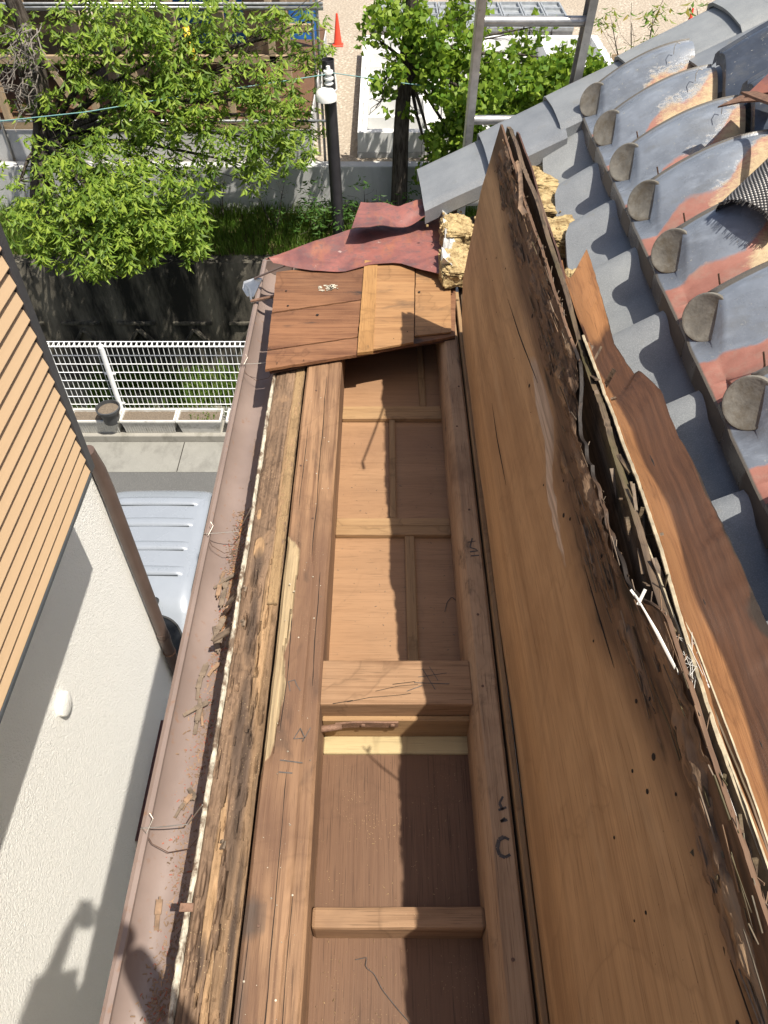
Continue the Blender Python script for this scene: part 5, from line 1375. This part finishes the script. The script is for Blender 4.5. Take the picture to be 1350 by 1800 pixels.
# ================================================================ DEBRIS
random.seed(9)
def gz(x):               # gutter floor height
    t = (x + .408) / .062
    return -1.506 - .062 * math.sqrt(max(0, 1 - t * t)) + .003
def bits(n, fx, s0, s1, flat=.35):
    gsx = []
    for k in range(n):
        p = fx(); s_ = random.uniform(s0, s1); d = rdir(); d.z *= .25; d.normalize()
        gsx.append(g_bar(p, p + d * s_ * random.uniform(1, 2.6), s_ * .55, s_ * flat, (0, 0, 1)))
    return join(*gsx)
def gutpt():
    while True:
        y = random.uniform(.05, 1.45); x = random.gauss(-.392, .013 if y > .9 else .018)
        if -.46 < x < -.352 and nz((0, y, 6), 6) > random.uniform(-.7, .35): return Vector((x, y, gz(x)))
tag(mk('gutter_sawdust', bits(3200, gutpt, .0010, .0042), M['chip']), 'scattered brown sawdust and crumbs along the gutter floor', 'sawdust', kind='stuff')
tag(mk('rust_flakes', bits(600, gutpt, .0010, .004), M['redchip']), 'scattered red rust flakes along the gutter floor', 'flakes', kind='stuff')
def goldpt():
    y = random.uniform(1.15, 1.75); x = random.gauss(-.378, .010); return Vector((x, y, gz(x)))
tag(mk('yellow_dust', bits(300, goldpt, .0007, .002), M['dustwood']), 'yellow sawdust grains in the far half of the gutter', 'sawdust', kind='stuff')
G = 'wood splinters lying in the gutter'
SP_ = [((392, 1000), (382, 1045)), ((400, 1010), (388, 1062)), ((375, 1030), (412, 1008)), ((385, 1085), (405, 1062)), ((372, 1120), (392, 1085)), ((380, 1128), (404, 1100)), ((395, 1060), (412, 1040)), ((345, 1225), (352, 1190)), ((322, 1257), (364, 1232)), ((354, 1270), (352, 1238)), ((350, 1222), (346, 1265)), ((340, 1285), (352, 1240)), ((318, 1418), (335, 1396)), ((306, 1432), (326, 1404)), ((330, 1380), (340, 1402)), ((272, 1632), (280, 1580)), ((345, 1205), (362, 1165)), ((388, 1005), (396, 1030)), ((364, 1182), (385, 1165)), ((375, 1095), (382, 1140)), ((398, 1135), (410, 1115))]
for k, (a, b) in enumerate(SP_):
    A, B = atz(*a, -1.545), atz(*b, -1.545); A.z = gz(min(-.35, max(-.466, A.x))) + .004; B.z = gz(min(-.35, max(-.466, B.x))) + .010 + .006 * rnd()
    w_ = random.uniform(.006, .014)
    n = A.lerp(B, .5) + Vector((.004 * (rnd() - .5), 0, .002))
    o = mk('wood_splinter', join(g_bar(A, n, w_ * .7, .003), g_bar(n, B, w_, .0035), g_bar(n + Vector((.003, 0, .001)), B + (B - n) * .2, w_ * .3, .002)), M['chip2' if k % 3 else 'chip'])
    tag(o, 'thin brown wood splinter lying in the gutter', 'splinter', G)
# larger rotten slivers leaning against the fascia
for k, (a, b) in enumerate((((376, 1125), (430, 1095)), ((398, 1062), (432, 1035)), ((350, 1500), (395, 1485)), ((430, 1150), (412, 1098)))):
    A, B = atz(*a, -1.49), atz(*b, -1.415)
    tag(mk('rotten_sliver', join(g_bar(A, B, .013, .004), g_bar(A + Vector((.004, .008, .002)), B + Vector((-.004, .006, .002)), .006, .003)), M['chip2']),
        ('dark rotten sliver bridging the gutter and the fascia, lower of two', 'dark rotten sliver bridging the gutter and the fascia, upper of two', 'pale grey sliver lying across the white mortar strip', 'thin dark sliver standing along the mortar strip')[k], 'splinter')
def floorpt():
    x = random.uniform(-.12, .175); y = random.uniform(.05, .62); return Vector((x, y, -1.5395))
tag(mk('floor_grit', bits(260, floorpt, .0006, .0024), M['dustwood']), 'tiny pale grit on the brown soffit sheets', 'grit', kind='stuff')
def floorpt2(): return Vector((random.uniform(-.12, .175), random.uniform(.74, 1.72), ZC + .001))
tag(mk('ceiling_grit', bits(220, floorpt2, .0006, .0024), M['chip2']), 'dark specks scattered on the orange ceiling boards', 'grit', kind='stuff')
tag(mk('loose_thread', g_tube(resample([atz(u, v, -1.538) for u, v in ((625, 1687), (645, 1683), (642, 1700), (658, 1712), (672, 1740), (700, 1775), (722, 1800))], 24), .0007, 5), M['ink']), 'dark thread curling on the near soffit sheet', 'thread')
tag(mk('loose_thread', g_tube(resample([atz(u, v, -1.543) for u, v in ((782, 1075), (786, 1058), (794, 1049), (802, 1056), (810, 1066))], 14), .0009, 5), M['ink']), 'black thread lying on the shaded ceiling board', 'thread')
# bent nail standing at the cream strip and stick throwing the curved shadow
b = Vector((.215, .44, -1.40))

# ================================================================ THE PHOTOGRAPHER (behind the lens; throws the shadow at lower left)
def skinned(name, pts, edges, mat, parent, root=0, sub=2):
    me = bpy.data.meshes.new(name)
    o0 = Vector(pts[root][0])
    me.from_pydata([Vector(p) - o0 for p, r_ in pts], edges, [])
    me.materials.append(mat)
    o = bpy.data.objects.new(name, me); COL.objects.link(o); place(o, o0, parent)
    md = o.modifiers.new('skin', 'SKIN'); md.use_smooth_shade = True
    for k, (p, r_) in enumerate(pts):
        sv = me.skin_vertices[0].data[k]
        sv.radius = r_ if isinstance(r_, tuple) else (r_, r_); sv.use_root = (k == root)
    o.modifiers.new('smooth', 'SUBSURF').levels = sub; o.modifiers['smooth'].render_levels = sub
    return o
M['skin'] = plain('skin', (.52, .33, .24), .55, var=.05)
M['shirt'] = plain('work_shirt', (.11, .13, .17), .85, var=.15, nscale=20, bump=.2)
M['trousers'] = plain('work_trousers', (.09, .085, .08), .9, var=.15, nscale=20, bump=.2)
M['hair'] = plain('dark_hair', (.02, .016, .013), .6)
M['plank'] = wood('scaffold_plank', (.33, .24, .15), (.2, .14, .085), 0, 6, 60, .3, .6)
tag(mk('standing_plank', g_box(-.75, .85, -.86, -.40, -1.398, -1.360, .003), M['plank']), 'grey plank laid across the beams behind the viewpoint', 'plank')
per = thing('person', 'person in a dark work shirt holding up a phone', 'person', (0, -.60, -1.36))
def arm(s):
    return [((s * .10, -.52, -.20), .085), ((s * .185, -.50, -.20), .060), ((s * .235, -.36, -.33), .046), ((s * .15, -.17, -.20), .036), ((s * .075, -.055, -.055), .028)]
P_ = [((0, -.60, -.66), (.15, .105)), ((0, -.58, -.48), (.145, .10)), ((0, -.55, -.28), (.17, .105)), ((0, -.50, -.14), .065), ((0, -.45, -.055), .055), ((0, -.42, .02), .085), ((0, -.405, .09), .092), ((0, -.42, .16), .07)]
E_ = [(k, k + 1) for k in range(7)]
for s_ in (-1, 1):
    n0 = len(P_); A = arm(s_)[1:]; P_ += A; E_ += [(2, n0)] + [(n0 + k, n0 + k + 1) for k in range(3)]
    n0 = len(P_); P_ += [((s_ * .10, -.61, -.74), .095), ((s_ * .12, -.56, -1.02), .062), ((s_ * .12, -.62, -1.26), .045), ((s_ * .12, -.60, -1.325), .038), ((s_ * .13, -.46, -1.335), .030)]
    E_ += [(0, n0)] + [(n0 + k, n0 + k + 1) for k in range(4)]
skinned('body', P_, E_, M['skin'], per)
P_ = [((0, -.60, -.68), (.165, .12)), ((0, -.58, -.48), (.158, .112)), ((0, -.55, -.28), (.182, .118)), ((0, -.52, -.17), .085)]; E_ = [(0, 1), (1, 2), (2, 3)]
for s_ in (-1, 1):
    n0 = len(P_); P_ += [((s_ * .185, -.50, -.20), .074), ((s_ * .235, -.36, -.33), .060), ((s_ * .17, -.21, -.235), .050)]; E_ += [(2, n0), (n0, n0 + 1), (n0 + 1, n0 + 2)]
skinned('shirt', P_, E_, M['shirt'], per)
P_ = [((0, -.60, -.68), (.16, .115))]; E_ = []
for s_ in (-1, 1):
    n0 = len(P_); P_ += [((s_ * .10, -.61, -.76), .108), ((s_ * .12, -.56, -1.02), .080), ((s_ * .12, -.62, -1.28), .066)]; E_ += [(0, n0), (n0, n0 + 1), (n0 + 1, n0 + 2)]
skinned('trousers', P_, E_, M['trousers'], per)
skinned('hair', [((0, -.45, .10), .098), ((0, -.43, .175), .085), ((0, -.47, .04), .07)], [(0, 1), (0, 2)], M['hair'], per)
fwd = Vector((0, CP, -SP)); upv = Vector((0, SP, CP))
for s_ in (-1, 1):
    skinned('shoe', [((s_ * .12, -.64, -1.318), .042), ((s_ * .12, -.55, -1.322), .040), ((s_ * .135, -.42, -1.330), .030)], [(0, 1), (1, 2)], M['hair'], per)
    w_ = Vector((s_ * .075, -.055, -.055)); c_ = Vector((s_ * .052, -.036, -.022))
    skinned('hand', [(w_, .026), (w_.lerp(c_, .6), (.030, .018)), (c_, (.030, .016))], [(0, 1), (1, 2)], M['skin'], per)
    for k in range(4):
        b_ = c_ + upv * (.030 - .020 * k) + fwd * .004
        skinned('finger', [(b_, .009), (b_ + Vector((s_ * .010, 0, 0)) + fwd * .010, .0088), (b_ + Vector((-s_ * .012, 0, 0)) + fwd * .014, .0082), (b_ + Vector((-s_ * (.024 - .003 * abs(k - 1)), 0, 0)) + fwd * .004, .0075)], [(0, 1), (1, 2), (2, 3)], M['skin'], per, sub=1)
    b_ = c_ - upv * .03 - fwd * .012
    skinned('thumb', [(b_, .011), (b_ + Vector((-s_ * .012, 0, 0)) - fwd * .008, .0105), (b_ + Vector((-s_ * .026, 0, 0)) + upv * .012 - fwd * .006, .009)], [(0, 1), (1, 2)], M['skin'], per, sub=1)
pc_ = -fwd * .012
def ph(a, b, c): return pc_ + Vector((a, 0, 0)) + upv * b - fwd * c
V_, F_ = g_box(-.0375, .0375, -.105, .045, 0, .008, .003, 2)
tag(mk('phone', ([ph(v.x, v.y, v.z) for v in V_], F_), M['glass']), 'dark phone held up in both hands', 'phone')
